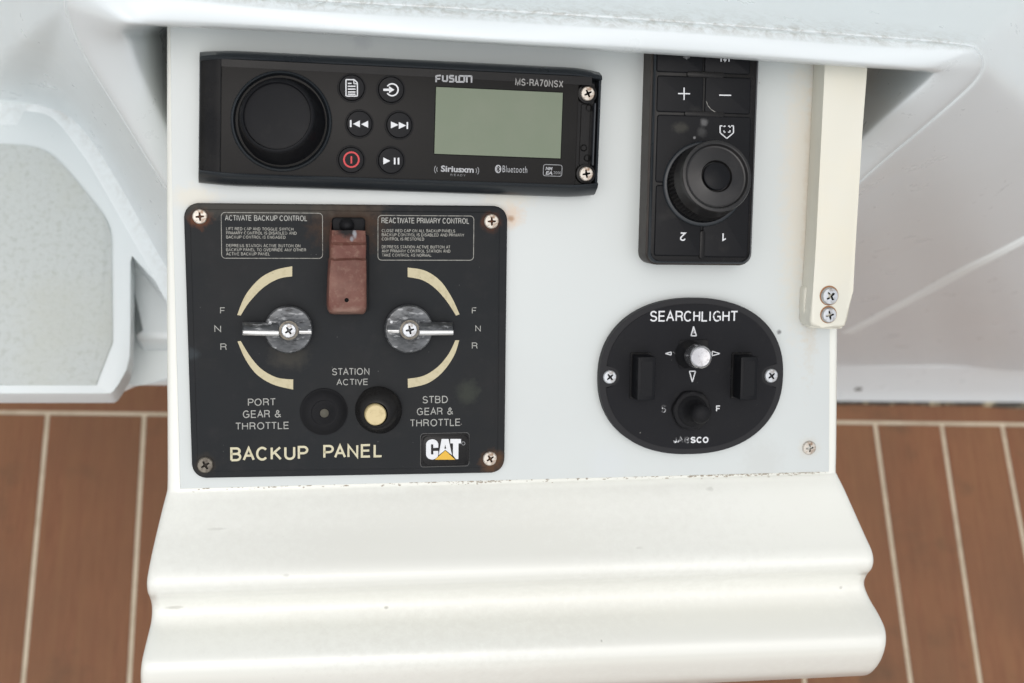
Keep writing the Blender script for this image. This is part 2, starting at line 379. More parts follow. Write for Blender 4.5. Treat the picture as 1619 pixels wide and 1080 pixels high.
# margin board seam and lengthwise seams, measured at the foot of the wall
ys = on_z(1450, 666, 0).y; slope = (on_z(1600, 670, 0).y-on_z(100, 652, 0).y)/(on_z(1600, 670, 0).x-on_z(100, 652, 0).x)
def ymar(x, off=0): return on_z(1450, 666, 0).y+slope*(x-on_z(1450, 666, 0).x)+off
seam = .0042
def plank(x0, x1, y0f, y1f, dx0=0, dx1=0):
    "plank between seams; dx = drift of each edge towards the viewer"
    bm = bmesh.new()
    pts = [(x0+dx0, y0f), (x1+dx1, y0f), (x1, y1f(x1)), (x0, y1f(x0))]
    plate(pts, -.003, 0, .0007, 1, bm); return bm
xs_px = [(-230, 655, -300, 1080), (-85, 655, -135, 1080), (75, 655, 36, 1080), (228, 655, 204, 1080), None, None, None, None, None, None, (1385, 675, 1441, 1080), (1490, 675, 1551, 1080), (1586, 675, 1661, 1080), (1690, 675, 1775, 1080), (1790, 675, 1890, 1080)]
lines = []
for s_ in xs_px:
    if s_: lines.append((on_z(s_[0], s_[1], 0), on_z(s_[2], s_[3], 0)))
    else: lines.append(None)
# hidden seams behind the pod, evenly spaced except the one seen at the lower right
k0, k1 = 3, 10
for k in range(k0+1, k1):
    t = (k-k0)/(k1-k0); lines[k] = tuple(lines[k0][i].lerp(lines[k1][i], t) for i in range(2))
lines = [(-2.2+.075*i, -2.2+.075*i) for i in range(0)] + lines
def xat(l, y): t = (y-l[0].y)/(l[1].y-l[0].y); return l[0].x+t*(l[1].x-l[0].x)
YN = -1.3
allx = [(xat(l, YN), lambda y, l=l: xat(l, y)) for l in lines]
def strip(fa, fb):
    y1 = ymar(0); a, b = seam/2, -seam/2
    xs0, xs1 = fa(YN)+a, fb(YN)+b; xt0, xt1 = fa(y1)+a, fb(y1)+b
    pts = [(xs0, YN), (xs1, YN), (xt1, ymar(xt1)-seam), (xt0, ymar(xt0)-seam)]
    bm = plate(pts, -.003, 0, .0007, 1)
    o = link('plank', fin(bm, 'plank'), M['teak'], deck, None, 0)
for A, B in zip(lines, lines[1:]): strip(lambda y, A=A: xat(A, y), lambda y, B=B: xat(B, y))
for k in range(8):                              # the deck goes on to both sides
    for sgn, L in ((-1, lines[0]), (1, lines[-1])):
        a, b = (k*.08, (k+1)*.08) if sgn > 0 else (-(k+1)*.08, -k*.08)
        strip(lambda y, L=L, a=a: xat(L, y)+a, lambda y, L=L, b=b: xat(L, y)+b)
edges = [-1.6, -.95, on_z(-40, 645, 0).x, .21, 1.0, 1.7]
for a, b in zip(edges, edges[1:]):
    bm = plate([(a+.0015, ymar(a)), (b-.0015, ymar(b)), (b-.0015, YW+.25), (a+.0015, YW+.25)], -.003, 0, .0007, 1)
    link('margin_board', fin(bm, 'margin_board'), M['teak'], deck, None, 0)

# ------------------------------------------------------------------ helm console
con = bpy.data.objects.new('helm_console', None); COL.objects.link(con); con.location = (0, 0, 0)
tag(con, 'weathered white moulded helm console with overhanging brow behind the switch pod', 'boat console')
WT = YW
def wallpt(px, py, off=0): return on_y(px, py, WT-off)
# wall
bm = bmesh.new()
rows = []
for z in (0.0, .05, .10, .3, .6, .9, 1.25): rows.append([Vector((x, WT, z)) for x in (-1.6, -1, -.5, -.2, 0, .2, .5, 1, 1.6)])
link('wall', fin(grid(rows), 'wall'), M['gelwall'], con)
# raised bead running diagonally across the right of the wall
def tube_band(pts, wid, hgt, name, m, parent, nrm=Vector((0, -1, 0))):
    rows = []
    for i, p in enumerate(pts):
        d = (pts[min(i+1, len(pts)-1)]-pts[max(i-1, 0)]).normalized(); s_ = d.cross(nrm).normalized()
        rows.append([p+s_*wid*a+nrm*hgt*b for a, b in ((-.62, -.1), (-.5, .25), (-.36, .9), (-.2, 1), (.2, 1), (.36, .9), (.5, .25), (.62, -.1))])
    return link(name, fin(grid(rows), name), m, parent)
# base flange
fl = []
x0, x1 = on_z(1000, 620, 0).x, 1.6
prof = [(WT, .108), (WT-.004, .106), (WT-.0075, .098), (WT-.008, .09), (WT-.0085, .03), (WT-.012, .012), (WT-.014, .004), (WT, .003)]
rows = [[Vector((x, y, z)) for y, z in prof] for x in (x0, .3, .6, x1)]
link('base_flange', fin(grid(rows), 'base_flange'), M['gel'], con)
rows = []
for i in range(120):
    x = x0+i*.011; a = .0022+.0012*random.random()+.004*max(0, math.sin(i*.17+1))**4; rows.append([Vector((x, WT-.010, .0055+.001*random.random())), Vector((x, WT-.014-a*.4, .004)), Vector((x, WT-.014-a, .0004))])
M['sealant'] = mat('blackened_sealant', (.035, .03, .022), .7, blotch=(60, (.30, .26, .17), .52, .6))
link('sealant', fin(grid(rows), 'sealant'), M['sealant'], con)
q = on_y(1357, 615, WT-.0085)
me = screw_mesh(.0042, 10); o = link('screw', me, [M['screwdark'], M['hole']], con, None, 35); o.matrix_world = Matrix.Translation(q) @ Matrix.Rotation(rad(90), 4, 'X')

# brow and surround: loft of stations; far edge, outer edge, inner edge
ZS = wallpt(0, 166).z                           # height of the side seat top
def st(Fp, O, dO, I, dI, rec=.13, dirt=0): return dict(F=Fp, O=at(O[0], O[1], dO), I=at(I[0], I[1], dI), rec=rec, dirt=dirt)
sp = lambda px, py: on_z(px, py, ZS-.01)
ctrl = [
 st(sp(345, 560), (352, 430), .75, (340, 350), .73),
 st(sp(262, 428), (263, 297), .70, (264, 203), .675),
 st(sp(168, 262), (188, 178), .66, (226, 125), .643),
 st(sp(112, 190), (137, 95), .635, (205, 72), .622),
 st(sp(55, 168), (108, 28), .615, (190, 52), .608),
 st(wallpt(-60, 120), (106, -8), .605, (196, 41), .60),
 st(at(-60, -160, .80), (128, -42), .60, (212, 38), .598),
 st(at(150, -260, .80), (240, -22), .60, (262, 39), .602, dirt=.4),
 st(at(420, -240, .80), (440, 2), .605, (440, 47), .606, dirt=1),
 st(at(760, -200, .80), (760, 21), .62, (760, 66), .617, dirt=1),
 st(at(1050, -180, .82), (1060, 39), .635, (1060, 84), .638, dirt=1),
 st(at(1340, -140, .84), (1330, 59), .658, (1330, 102), .657, dirt=1),
 st(at(1640, -100, .86), (1500, 72), .670, (1440, 110), .668, dirt=.8),
 st(at(1740, 30, .88), (1545, 82), .676, (1474, 113), .674, dirt=.3),
 st(wallpt(1880, 380), (1545, 118), .69, (1474, 121), .68),
 st(wallpt(1680, 586), (1478, 182), .715, (1425, 165), .70),
 st(wallpt(1490, 586), (1384, 262), .76, (1360, 222), .74),
 st(wallpt(1320, 586), (1290, 350), .80, (1285, 300), .78),
]
stat = []
keys = ['F', 'O', 'I']
flat = [tuple(c['F'])+tuple(c['O'])+tuple(c['I'])+(c['rec'], c['dirt']) for c in ctrl]
rows = []; dirtv = []
wdir = Vector((0, 1, 0))
for f in crom(flat, 6):
    Fp, O, I = Vector(f[0:3]), Vector(f[3:6]), Vector(f[6:9]); rec, dv = f[9], max(0, f[10])
    face = (I-O); a = (Fp-O); L = a.length; a1 = a.normalized()
    fl_ = min(.02, face.length*.3); fn = face.normalized()
    back = (ray(809, 400)+Vector((0, .25, -.1))).normalized()
    # behind the inner lip: rolls over and runs back and down into the recess
    R1 = I+back*.004+fn*.0012; R2 = I+back*.03+fn*.001; R3 = I+back*rec
    row = [Fp, O+a*.6, O+a*.3, O+a1*min(.03, L*.2), O+a1*.012, O+a1*.0055, O+a1*.0042+back*.0022, O+a1*.0028+back*.0022, O+a1*.0012, O+fn*.003-back*.0010, O.lerp(I, .25)-back*.0016, O.lerp(I, .48)-back*.0018, O.lerp(I, .70)-back*.0014, O.lerp(I, .88)-back*.0006, I-fn*.0008+back*.0008, R1, R2, R3]
    dd = [0, 0, 0, 0, .35, .8, .8, .8, .8, .4, .05, 0, 0, 0, 0, 0, 0, 0]
    rows.append(row); dirtv += [x*dv for x in dd]
bm = grid(rows); me = bpy.data.meshes.new('brow'); bm.to_mesh(me); bm.free()
at_ = me.attributes.new('dirt', 'FLOAT', 'POINT')
for i, v in enumerate(dirtv): at_.data[i].value = v
brow = link('brow', me, M['gel'], con, None, 60)
ss = brow.modifiers.new('s', 'SUBSURF'); ss.levels = 1; ss.render_levels = 2

from mathutils.bvhtree import BVHTree
flatv = [p for r in rows for p in r]; nc_ = len(rows[0])
tree = BVHTree.FromPolygons(flatv, [(i*nc_+k, i*nc_+k+1, (i+1)*nc_+k+1, (i+1)*nc_+k) for i in range(len(rows)-1) for k in range(nc_-1)])
def onsurf(px, py):
    h_ = tree.ray_cast(CAM, ray(px, py).normalized()); return h_[0] if h_[0] is not None else wallpt(px, py)
bp = [onsurf(1352-12+i*20, 519-(i*20-12)*.5305) for i in range(0, 17)]
tube_band(bp, .013, .0016, 'raised_bead', M['gelwall'], con)

# ------------------------------------------------------------------ side seat with nonskid pad
seat = bpy.data.objects.new('side_seat', None); COL.objects.link(seat); c0 = sp(60, 420); seat.location = c0
tag(seat, 'white moulded side seat with speckled nonskid pad left of the switch pod', 'seat')
def zpoly(pxs, z): return [((on_z(x, y, z)-c0).x, (on_z(x, y, z)-c0).y) for x, y in pxs]
def smoothpoly(pts, n=4): return [tuple(p) for p in crom(pts, n)]
Ztop = ZS-c0.z
out = smoothpoly([(-500, 150), (-60, 150), (0, 155), (80, 160), (150, 215), (205, 300), (280, 420)]) + [(300, 510), (263, 464), (208, 402)] + smoothpoly([(206, 415), (206, 500), (205, 565)], 3) + smoothpoly([(200, 585), (180, 618), (166, 622)], 3) + [(-500, 622)]
link('shell', fin(plate(zpoly(out, ZS), Ztop-.018, Ztop, .006, 4), 'shell'), M['gel'], seat)
# underside, set back
inn = [(-500, 140), (80, 160), (260, 420), (190, 400), (180, 520), (120, 560), (-500, 565)]
link('underframe', fin(plate(zpoly(inn, ZS), Ztop-.07, Ztop-.019), 'underframe'), M['gelwall'], seat)
pad = [(-500, 222), (-60, 224)] + smoothpoly([(0, 227), (55, 232), (88, 250), (130, 297), (170, 350), (176, 385)]) + [(178, 540), (152, 608), (-500, 608)]
link('nonskid_pad', fin(plate(zpoly(pad, ZS+.0015), Ztop-.001, Ztop+.0012, .0008, 2), 'nonskid_pad'), M['nonskid'], seat)
# grime line where the seat meets the console: a rolled cove
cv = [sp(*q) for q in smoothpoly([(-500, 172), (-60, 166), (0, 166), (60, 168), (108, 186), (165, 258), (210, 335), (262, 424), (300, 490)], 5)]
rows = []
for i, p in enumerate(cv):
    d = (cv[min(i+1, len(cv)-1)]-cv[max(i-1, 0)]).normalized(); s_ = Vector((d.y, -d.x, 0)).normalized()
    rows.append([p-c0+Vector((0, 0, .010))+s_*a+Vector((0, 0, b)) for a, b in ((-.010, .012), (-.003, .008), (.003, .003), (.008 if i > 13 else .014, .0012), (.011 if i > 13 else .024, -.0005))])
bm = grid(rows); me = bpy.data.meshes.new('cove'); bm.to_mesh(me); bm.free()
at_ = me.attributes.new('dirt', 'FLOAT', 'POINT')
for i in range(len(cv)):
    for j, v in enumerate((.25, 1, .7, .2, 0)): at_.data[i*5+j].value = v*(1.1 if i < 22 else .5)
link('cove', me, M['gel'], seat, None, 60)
# lower block beside the seat
blk = bpy.data.objects.new('locker_plinth', None); COL.objects.link(blk); ZB = ZS-.028; b0 = on_z(240, 480, ZB); blk.location = b0
tag(blk, 'small white moulded plinth between the side seat and the switch pod', 'plinth')
def bpoly(pxs, z): return [((on_z(x, y, z)-b0).x, (on_z(x, y, z)-b0).y) for x, y in pxs]
link('upper_block', fin(plate(bpoly([(190, 330), (320, 330), (330, 536), (222, 536), (214, 528), (212, 400)], ZB), -.02, 0, .005, 3), 'upper_block'), M['gel'], blk)
link('lower_block', fin(plate(bpoly([(160, 480), (330, 480), (330, 597), (212, 597), (172, 616), (150, 600)], ZB-.021), -.036, -.021, .006, 3), 'lower_block'), M['gelwall'], blk)

# ------------------------------------------------------------------ switch pod
pod = bpy.data.objects.new('switch_pod', None); COL.objects.link(pod); pod.matrix_world = MP
tag(pod, 'cream moulded helm pod with white face sheet and two rounded ridges along its lower edge', 'helm pod')
sil = [  # left px, right px, height above the panel face (m)
 ((263, 22), (1333, 62), -.003), ((263, 60), (1332, 90), -.003), ((263, 400), (1329, 400), -.003), ((264, 700), (1327, 690), -.003),
 ((264, 768), (1326, 742), -.0028), ((262, 785), (1328, 752), -.0015), ((256, 808), (1338, 772), 0.0033), ((247, 845), (1356, 812), 0.0113), ((239, 880), (1373, 850), 0.0196),
 ((234, 905), (1383, 872), 0.0248), ((231, 924), (1386, 888), 0.0265), ((232, 940), (1383, 901), 0.0235), ((236, 950), (1375, 911), 0.0157), ((239, 964), (1371, 926), 0.0113), ((238, 987), (1379, 948), 0.0139),
 ((233, 1010), (1393, 972), 0.0218), ((227, 1034), (1403, 993), 0.0287), ((223, 1052), (1406, 1010), 0.0322), ((221, 1070), (1404, 1028), 0.0309), ((222, 1092), (1397, 1047), 0.0244), ((226, 1112), (1386, 1062), 0.0157), ((232, 1122), (1376, 1068), 0.0017)]
sil2 = crom([tuple(P(*l, h))+tuple(P(*r, h)) for l, r, h in sil], 4)
rows = []; dirtv = []
for f in sil2:
    A, B = Vector(f[:3]), Vector(f[3:]); d = (B-A); L = d.length; d /= L
    n_ = Vector((0, 0, 1)); r = .005
    row = [A+d*.012-n_*.16, A+d*.001-n_*.05, A-n_*.010, A-n_*r, A+d*r*.12-n_*r*.45, A+d*r*.4-n_*r*.12, A+d*r]
    row += [A+d*(L*t) for t in (.05, .2, .35, .5, .65, .8, .95)]
    row += [B-d*r, B-d*r*.4-n_*r*.12, B-d*r*.12-n_*r*.45, B-n_*r, B-n_*.010, B-d*.001-n_*.05, B-d*.012-n_*.16]
    rows.append(row)
last = rows[-1]; rows.append([p+Vector((0, .004, -.03)) for p in last]); rows.append([p+Vector((0, .02, -.12)) for p in last])
yb = P(800, 757).y
bm = grid(rows); me = bpy.data.meshes.new('pod_body'); bmesh.ops.recalc_face_normals(bm, faces=bm.faces); bm.to_mesh(me); bm.free()
at_ = me.attributes.new('dirt', 'FLOAT', 'POINT')
for i, v in enumerate(me.vertices):
    pz = v.co; row = i//len(rows[0]); at_.data[i].value = .55 if row < 0 else 0
cm = lambda x, y, h, r, c_, a, st=1: (*(P(x, y, h)[:2]), r, c_, a, st)
DK = (.25, .24, .2)
M['podcream'] = mat('cream_pod_gelcoat', (.765, .77, .715), .20, blotch=[(9, (.74, .74, .68), .45, .8)], specks=[(42, .03, (.3, .27, .2), .06), (110, .05, (.35, .32, .26), .03)], rvar=.05,
                 dirt=(300, .42, .66, (.25, .22, .17)), spots=[cm(452, 903, .019, .0010, DK, .45, .5), cm(275, 962, .013, .0011, DK, .45, .22), cm(345, 833, .006, .0007, DK, .25, .12),
                 cm(611, 962, .013, .0009, DK, .9, .6), cm(943, 1003, .02, .0007, DK, .9), cm(1005, 862, .016, .0007, DK, .25, .3), cm(1333, 932, .014, .0012, DK, .6, 1), cm(1365, 905, .016, .0016, DK, .35, .3), cm(700, 880, .017, .05, (.66, .655, .60), .5, .3), cm(1150, 1010, .025, .04, (.68, .675, .62), .5, .2), cm(1120, 772, 0, .0012, DK, .25, .5)])
o_pod = link('pod_body', me, M['podcream'], pod, None, 50)
# face sheet
def pxy(x, y, h=0): q = P(x, y, h); return (q.x, q.y)
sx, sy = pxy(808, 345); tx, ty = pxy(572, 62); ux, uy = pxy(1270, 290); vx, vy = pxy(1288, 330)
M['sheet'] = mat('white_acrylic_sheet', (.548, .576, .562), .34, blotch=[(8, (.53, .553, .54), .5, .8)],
    specks=[(75, .05, (.12, .11, .10), .20), (33, .035, (.28, .25, .22), .14), (150, .06, (.30, .28, .25), .06)],
    spots=[(sx, sy, .0022, (.10, .03, .01), 1, 1), (sx, sy+.001, .0075, (.60, .42, .27), .55, 1), (tx, ty, .006, (.42, .44, .45), .5, 1), (ux, uy, .085, (.62, .56, .46), .55, 6), (vx, vy, .09, (.50, .40, .27), .5, 13),  # last two: beige streaks painting the bar's warm reflected tone and rust into the sheet
           (*pxy(1205, 730), .014, (.45, .45, .42), .25, 1), (*pxy(306, 312), .007, (.62, .58, .48), .6, .5), (*pxy(800, 312), .007, (.62, .58, .48), .5, .4), (*pxy(960, 735), .012, (.55, .58, .6), .3, 1),
           (*pxy(1279, 708), .0065, (.52, .47, .38), .45, 1), (*pxy(1232, 525), .0015, (.1, .1, .1), .8, 1)],
    dirt=None, rvar=.16, spec=.45)
shp = [pxy(269, 24), pxy(272, 300), pxy(285, 773), pxy(700, 761.5), pxy(1311, 746), pxy(1312, 500), pxy(1314, 66)]
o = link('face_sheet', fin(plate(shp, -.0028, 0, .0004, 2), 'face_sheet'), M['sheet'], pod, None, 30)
class PodT(Thing):
    def __init__(s): s.loc = Matrix(); s.inv = Matrix(); s.h0 = 0; s.e = pod
PT = PodT()
screw(PT, 1279, 708, 10.5, 0, 'screwsteel', 5, label='pitted grey screw at the lower right corner of the white sheet')
# grime along the lower joint of the sheet, laid on the pod's own surface
from mathutils.bvhtree import BVHTree
ptree = BVHTree.FromPolygons([v.co.copy() for v in o_pod.data.vertices], [tuple(p.vertices) for p in o_pod.data.polygons])
def pz(x, y):
    h_ = ptree.ray_cast(Vector((x, y, .1)), Vector((0, 0, -1))); return h_[0].z if h_[0] is not None else -.0028
edge_pts = [pxy(285, 773), pxy(700, 761.5), pxy(1311, 746)]
def jy(t): 
    a_, b_ = (edge_pts[0], edge_pts[1]) if t < .4045 else (edge_pts[1], edge_pts[2]); u_ = t/.4045 if t < .4045 else (t-.4045)/.5955
    return a_[0]+(b_[0]-a_[0])*u_, a_[1]+(b_[1]-a_[1])*u_
bm = bmesh.new()
for i in range(420):
    t = random.random(); t = t if random.random() < .4 else (.78+.21*random.random() if random.random() < .65 else .38+.12*random.random())
    x, y = jy(t); y -= .0003+abs(random.gauss(0, .00075)); r = .00012+.00030*random.random()**2
    z = pz(x, y)+.00010; st_x = 1+random.random()*2
    pts = [(x+r*st_x*(.7+.6*random.random())*math.cos(a*.785), y+r*(.6+.5*random.random())*math.sin(a*.785)) for a in range(8)]
    bm.faces.new([bm.verts.new((a, b, z)) for a, b in pts])
M['grime'] = mat('brown_grime', (.34, .30, .24), .8)
link('joint_grime', fin(bm, 'joint_grime'), M['grime'], pod, 'stuff', 0)
rows = []
for i in range(161):
    t = i/160; x, y = jy(t); wv = .00022+.00022*random.random()+(.0003*random.random() if t > .75 or .38 < t < .5 else 0); z = pz(x, y-wv)+.00008
    rows.append([Vector((x, y+.0003, max(z, pz(x, y)+.00008))), Vector((x, y-wv, z))])
M['jointdark'] = mat('dark_joint_line', (.16, .145, .12), .8, blotch=(300, (.42, .40, .34), .45, .62))
link('joint_line', fin(grid(rows), 'joint_line'), M['jointdark'], pod, None, 0)

# ------------------------------------------------------------------ cream bar
T = Thing('grab_bar', 1312, 500, 0, 0, 'yellowed cream flat bar screwed down at the right edge of the pod face', 'bar')
H = .014
o_ = [(1305, 90), (1303, 130), (1297, 250), (1290, 390), (1286, 450), (1281, 508), (1284, 516), (1300, 518), (1328, 519), (1337, 516), (1341, 505), (1349, 460), (1352, 400), (1358, 300), (1364, 200), (1371, 110), (1372, 92)]
T.add('bar_body', plate([T.p(x, y, H) for x, y in o_], .0002, H, .0018, 3), M['bar'])
foot = [(1276, 452), (1272, 458), (1271, 490), (1273, 512), (1282, 519), (1310, 520), (1332, 520), (1335, 510), (1335, 460)]
T.add('foot_pad', plate([T.p(x, y, .006) for x, y in foot], .0001, .006, .001, 2), M['bar'])
M['bar_rust'] = mat('rust_stain', (.28, .13, .05), .6)
for px, py, r in ((1311, 468, 13), (1310, 498, 11.5)):
    x, y = T.p(px, py, H); rr = r*T.sc(px, py, H)
    T.add('rust_ring', lathe([(rr*1.18, H-.0003), (rr*1.14, H+.0001), (rr*.8, H+.0002)], 24, (x-.0001, y+.0002, 0)), M['bar_rust'])
    screw(T, px, py, r, H+.0003, 'screwclean', 38 if py < 480 else 12, dome=.42)

# ------------------------------------------------------------------ stereo
T = Thing('marine_stereo', 631, 198, -1.25, 0, 'black marine stereo with round volume knob and blank grey green screen', 'stereo')
HB = .016; s0 = T.sc(631, 198, HB)
cx, cy, W_, H_ = T.rect(314, 92, 948, 303, HB*.7)
# bezel loft along x
rows = []; nst = 56
def hgt(x):   # thickness falls off in a round shoulder at both ends
    a = min(1, (x+W_/2)/.0125); b = min(1, (W_/2-x)/.011)
    return HB*(.50+.50*math.sin(a*math.pi/2)**.8)*(.80+.20*math.sin(b*math.pi/2)**.9)
def hh(x):
    a = min(1, (x+W_/2)/.02); b = min(1, (W_/2-x)/.016)
    return H_/2*(.965+.035*math.sin(a*math.pi/2))*(.955+.045*math.sin(b*math.pi/2))
xs = [-W_/2+W_*(.5-.5*math.cos(math.pi*i/nst)) for i in range(nst+1)]
xs = sorted(xs+[W_/2-.00121, W_/2-.00119])
B1 = .0036; TX0 = T.p(913, 200, HB)[0]-cx
for x in xs:
    h, q = hgt(x), hh(x); inn = .0090 if TX0 < x < W_/2-.0012 else .0015
    rows.append([(cx+x, cy+s*y, z) for s, pr in ((1, [(q, 0), (q, h*.45), (q-.0006, h*.62), (q-B1*.6, h*.93), (q-B1, h), (q-B1-.0006, h-.0004), (q-B1-.0009, h-inn)]), (-1, [(q-B1*1.4-.0009, h-inn), (q-B1*1.4-.0006, h-.0004), (q-B1*1.4, h), (q-B1*1.0, h*.95), (q-.0006, h*.6), (q, h*.42), (q, 0)])) for y, z in pr])
bm = grid(rows)
bm.faces.new([v for v in bm.verts][:14]); bm.faces.new([v for v in bm.verts][-14:][::-1])
T.add('bezel', bm, M['bezel'], smooth=35)
FH = HB-.0010
fx0, fx1 = T.p(349, 200, FH)[0], T.p(913, 200, FH)[0]; ex0, ex1 = T.p(318, 200, FH*.7)[0], T.p(946, 200, FH)[0]
top = T.p(640, 107, FH)[1]; bot = T.p(640, 286, FH)[1]
M['face'] = mat('brown_black_face_plate', (.0105, .0098, .0092), .36, spec=.13, blotch=(22, (.014, .013, .012), .45, .75), specks=(150, .045, (.34, .33, .3), .035), rvar=.15)
fp = T.add('face_plate', plate([(fx0, bot), (fx1, bot), (fx1, top), (fx0, top)], FH-.003, FH, .0004, 2), M['face'])
rows = []
for i in range(13):
    x = fx0-.0003-(fx0-cx+W_/2-.0008)*i/12; z = hgt(x-cx)-.0009; rows.append([(x, bot+.0002, z), (x, top-.0002, z)])
bm = grid(rows); T.add('end_cap', bm, M['blackgloss'])
# glossy strip along the top of the face
gt = T.p(640, 121, FH)[1]
T.add('gloss_strip', plate([(fx0, gt+.0006), (fx1+.006, gt), (fx1+.006, top-.0001), (fx0, top-.0001)], FH-.001, FH+.0001), M['blackgloss'])
# knob
kx, ky = T.p(445, 192, FH); s_ = T.sc(445, 192, FH)
kn = T.add('volume_knob', lathe([(80*s_, FH-.001), (80*s_, FH+.0012), (78.5*s_, FH+.0022), (76*s_, FH+.0026), (74.5*s_, FH+.0018), (73.5*s_, FH+.0004), (71*s_, FH-.0005)], 72, (kx, ky, 0)), M['bezel'], smooth=50)
tx_, ty_ = T.p(437.5, 182.5, FH+.013); ax = Vector((tx_-kx, ty_-ky, .013)).normalized()
st_ = T.sc(440, 184, FH+.013)
T.add('knob_cap', lathe([(70*s_, -.0005), (68.5*s_, .002), (65*s_, .007), (62*st_, .0108), (60*st_, .0122), (57.5*st_, .0128), (55*st_, .0130), (54*st_, .0128), (53*st_, .0117), (40*st_, .0121), (0, .0122)], 72, (kx, ky, FH), ax), M['keypad'], kn, smooth=50)
# round buttons and their marks
btn = [(556, 139), (618, 142), (568, 196), (631, 198), (555, 253), (618, 254)]
BO = []
for px, py in btn:
    x, y = T.p(px, py, FH); r = 20.5*T.sc(px, py, FH)
    b = T.add('button', lathe([(r*1.12, FH+.00005), (r*1.1, FH+.0003), (r*1.03, FH+.0003), (r, FH-.0004), (r*.99, FH+.0009), (r*.93, FH+.0014), (r*.7, FH+.0015), (0, FH+.0015)], 40, (x, y, 0)), M['keypad'])
    BO.append(b)
bh = FH+.00155
def bar(T, x0, y0, x1, y1, w, h, m, parent, name='mark'):
    d = Vector((x1-x0, y1-y0)); n_ = Vector((-d.y, d.x)).normalized()*w/2
    return T.poly(name, [(x0+n_.x, y0+n_.y), (x1+n_.x, y1+n_.y), (x1-n_.x, y1-n_.y), (x0-n_.x, y0-n_.y)], h, m, parent)
def ring(T, px, py, r, w, h, m, parent, a0=0, a1=360, name='mark', n=28):
    A = [(px+r*math.cos(rad(a0+(a1-a0)*i/n)), py+r*math.sin(rad(a0+(a1-a0)*i/n))) for i in range(n+1)]
    B = [(px+(r-w)*math.cos(rad(a0+(a1-a0)*i/n)), py+(r-w)*math.sin(rad(a0+(a1-a0)*i/n))) for i in range(n+1)]
    bm = bmesh.new(); va = [bm.verts.new((*T.p(*q, h), h+.0001)) for q in A]; vb = [bm.verts.new((*T.p(*q, h), h+.0001)) for q in B]
    for i in range(n): bm.faces.new((va[i], va[i+1], vb[i+1], vb[i]))
    return T.add(name, bm, m, parent, 0)
W = M['white']
p0 = BO[0]      # page symbol
for q in ((547, 126, 560, 126), (560, 126, 565, 131), (565, 131, 565, 152), (565, 152, 548, 152), (547, 152, 547, 126)): bar(T, *q, 1.8, bh, W, p0)
for yy in (132, 136.5, 141, 145.5, 149): bar(T, 550, yy, 556 if yy == 132 else 562, yy, 1.9, bh, W, p0)
bar(T, 559.5, 127, 559.5, 133, 1.4, bh, W, p0); bar(T, 559, 132.5, 565, 132.5, 1.4, bh, W, p0)
p0 = BO[1]; ring(T, 620, 142, 10.5, 2.2, bh, W, p0, -145, 145)
bar(T, 606, 142, 617, 142, 3.6, bh, W, p0); T.poly('mark', [(615, 136.5), (623.5, 142), (615, 147.5)], bh, W, p0)
p0 = BO[2]; bar(T, 554.5, 190, 554.5, 201, 2.6, bh, W, p0)
T.poly('mark', [(569, 190.5), (569, 201.5), (558, 196)], bh, W, p0); T.poly('mark', [(582, 191), (582, 202), (571, 196.5)], bh, W, p0)
p0 = BO[3]; bar(T, 644, 193, 644, 204, 2.4, bh, W, p0)
T.poly('mark', [(618, 192), (618, 203), (630, 197.5)], bh, W, p0); T.poly('mark', [(630.5, 193), (630.5, 204), (642, 198.5)], bh, W, p0)
p0 = BO[4]; ring(T, 555.5, 252.5, 13, 2.6, bh, M['redprint'], p0, n=36); bar(T, 555.5, 247, 555.5, 258.5, 2.6, bh, M['redprint'], p0)
p0 = BO[5]; T.poly('mark', [(606, 249), (606, 260), (617, 254.5)], bh, W, p0); bar(T, 624, 249.5, 624, 260, 2.6, bh, W, p0); bar(T, 630, 249.5, 630, 260, 2.6, bh, W, p0)
# screen
q = [T.p(x, y, FH) for x, y in ((688, 138), (889, 146), (887, 250), (688, 244))]
sx0, sx1 = (q[0][0]+q[3][0])/2, (q[1][0]+q[2][0])/2; sy1, sy0 = (q[0][1]+q[1][1])/2, (q[2][1]+q[3][1])/2
T.add('screen_surround', plate(rrect((sx0+sx1)/2, (sy0+sy1)/2, sx1-sx0+.0007, sy1-sy0+.0007, .0005, 3), FH-.001, FH+.00006), M['hole'], smooth=0)
T.add('screen', plate([(sx0, sy0), (sx1, sy0), (sx1, sy1), (sx0, sy1)], FH-.001, FH+.00014, .00008, 1), M['lcd'], smooth=0)
fh = FH+.0002
G = mat('logo_grey_print', (.33, .335, .345), .5)
# maker's word in its squared letters
def seg(pts, w=2.6, m=G): 
    for a, b in zip(pts, pts[1:]): bar(T, a[0], a[1], b[0], b[1], w, fh, m, wordmark, 'stroke')
wordmark = T.add('wordmark', plate([T.p(688.0, 119, fh), T.p(688.6, 119, fh), T.p(688.6, 119.6, fh)], fh, fh+.00001), G, smooth=0)
def yo(x): return (x-688)*.022
def L_(pts): seg([(x, y+yo(x)) for x, y in pts])
L_([(689.5, 130), (689.5, 120), (697, 119.3)]); L_([(688.5, 124.6), (696, 124.6)])
L_([(700, 119), (700, 128), (707, 128), (707, 118.5)])
L_([(717.5, 119.3), (711, 119.3), (711, 123.6), (717, 123.6), (717, 128.6), (710, 128.6)])
L_([(721, 119), (721, 128.8), (725, 128.8)]); L_([(725, 128.6), (734, 128.6), (734, 119.2), (726, 119.2), (726, 128)])
L_([(738, 129.4), (738, 119.2), (745.5, 119.2), (745.5, 129.6)]); L_([(733, 119.2), (739, 119.2)])
label_(T, 'MS-RA70NSX', (814.5, 125.6, 890.5, 137), fh, mat('model_print', (.24, .235, .225), .5), wt=.15)
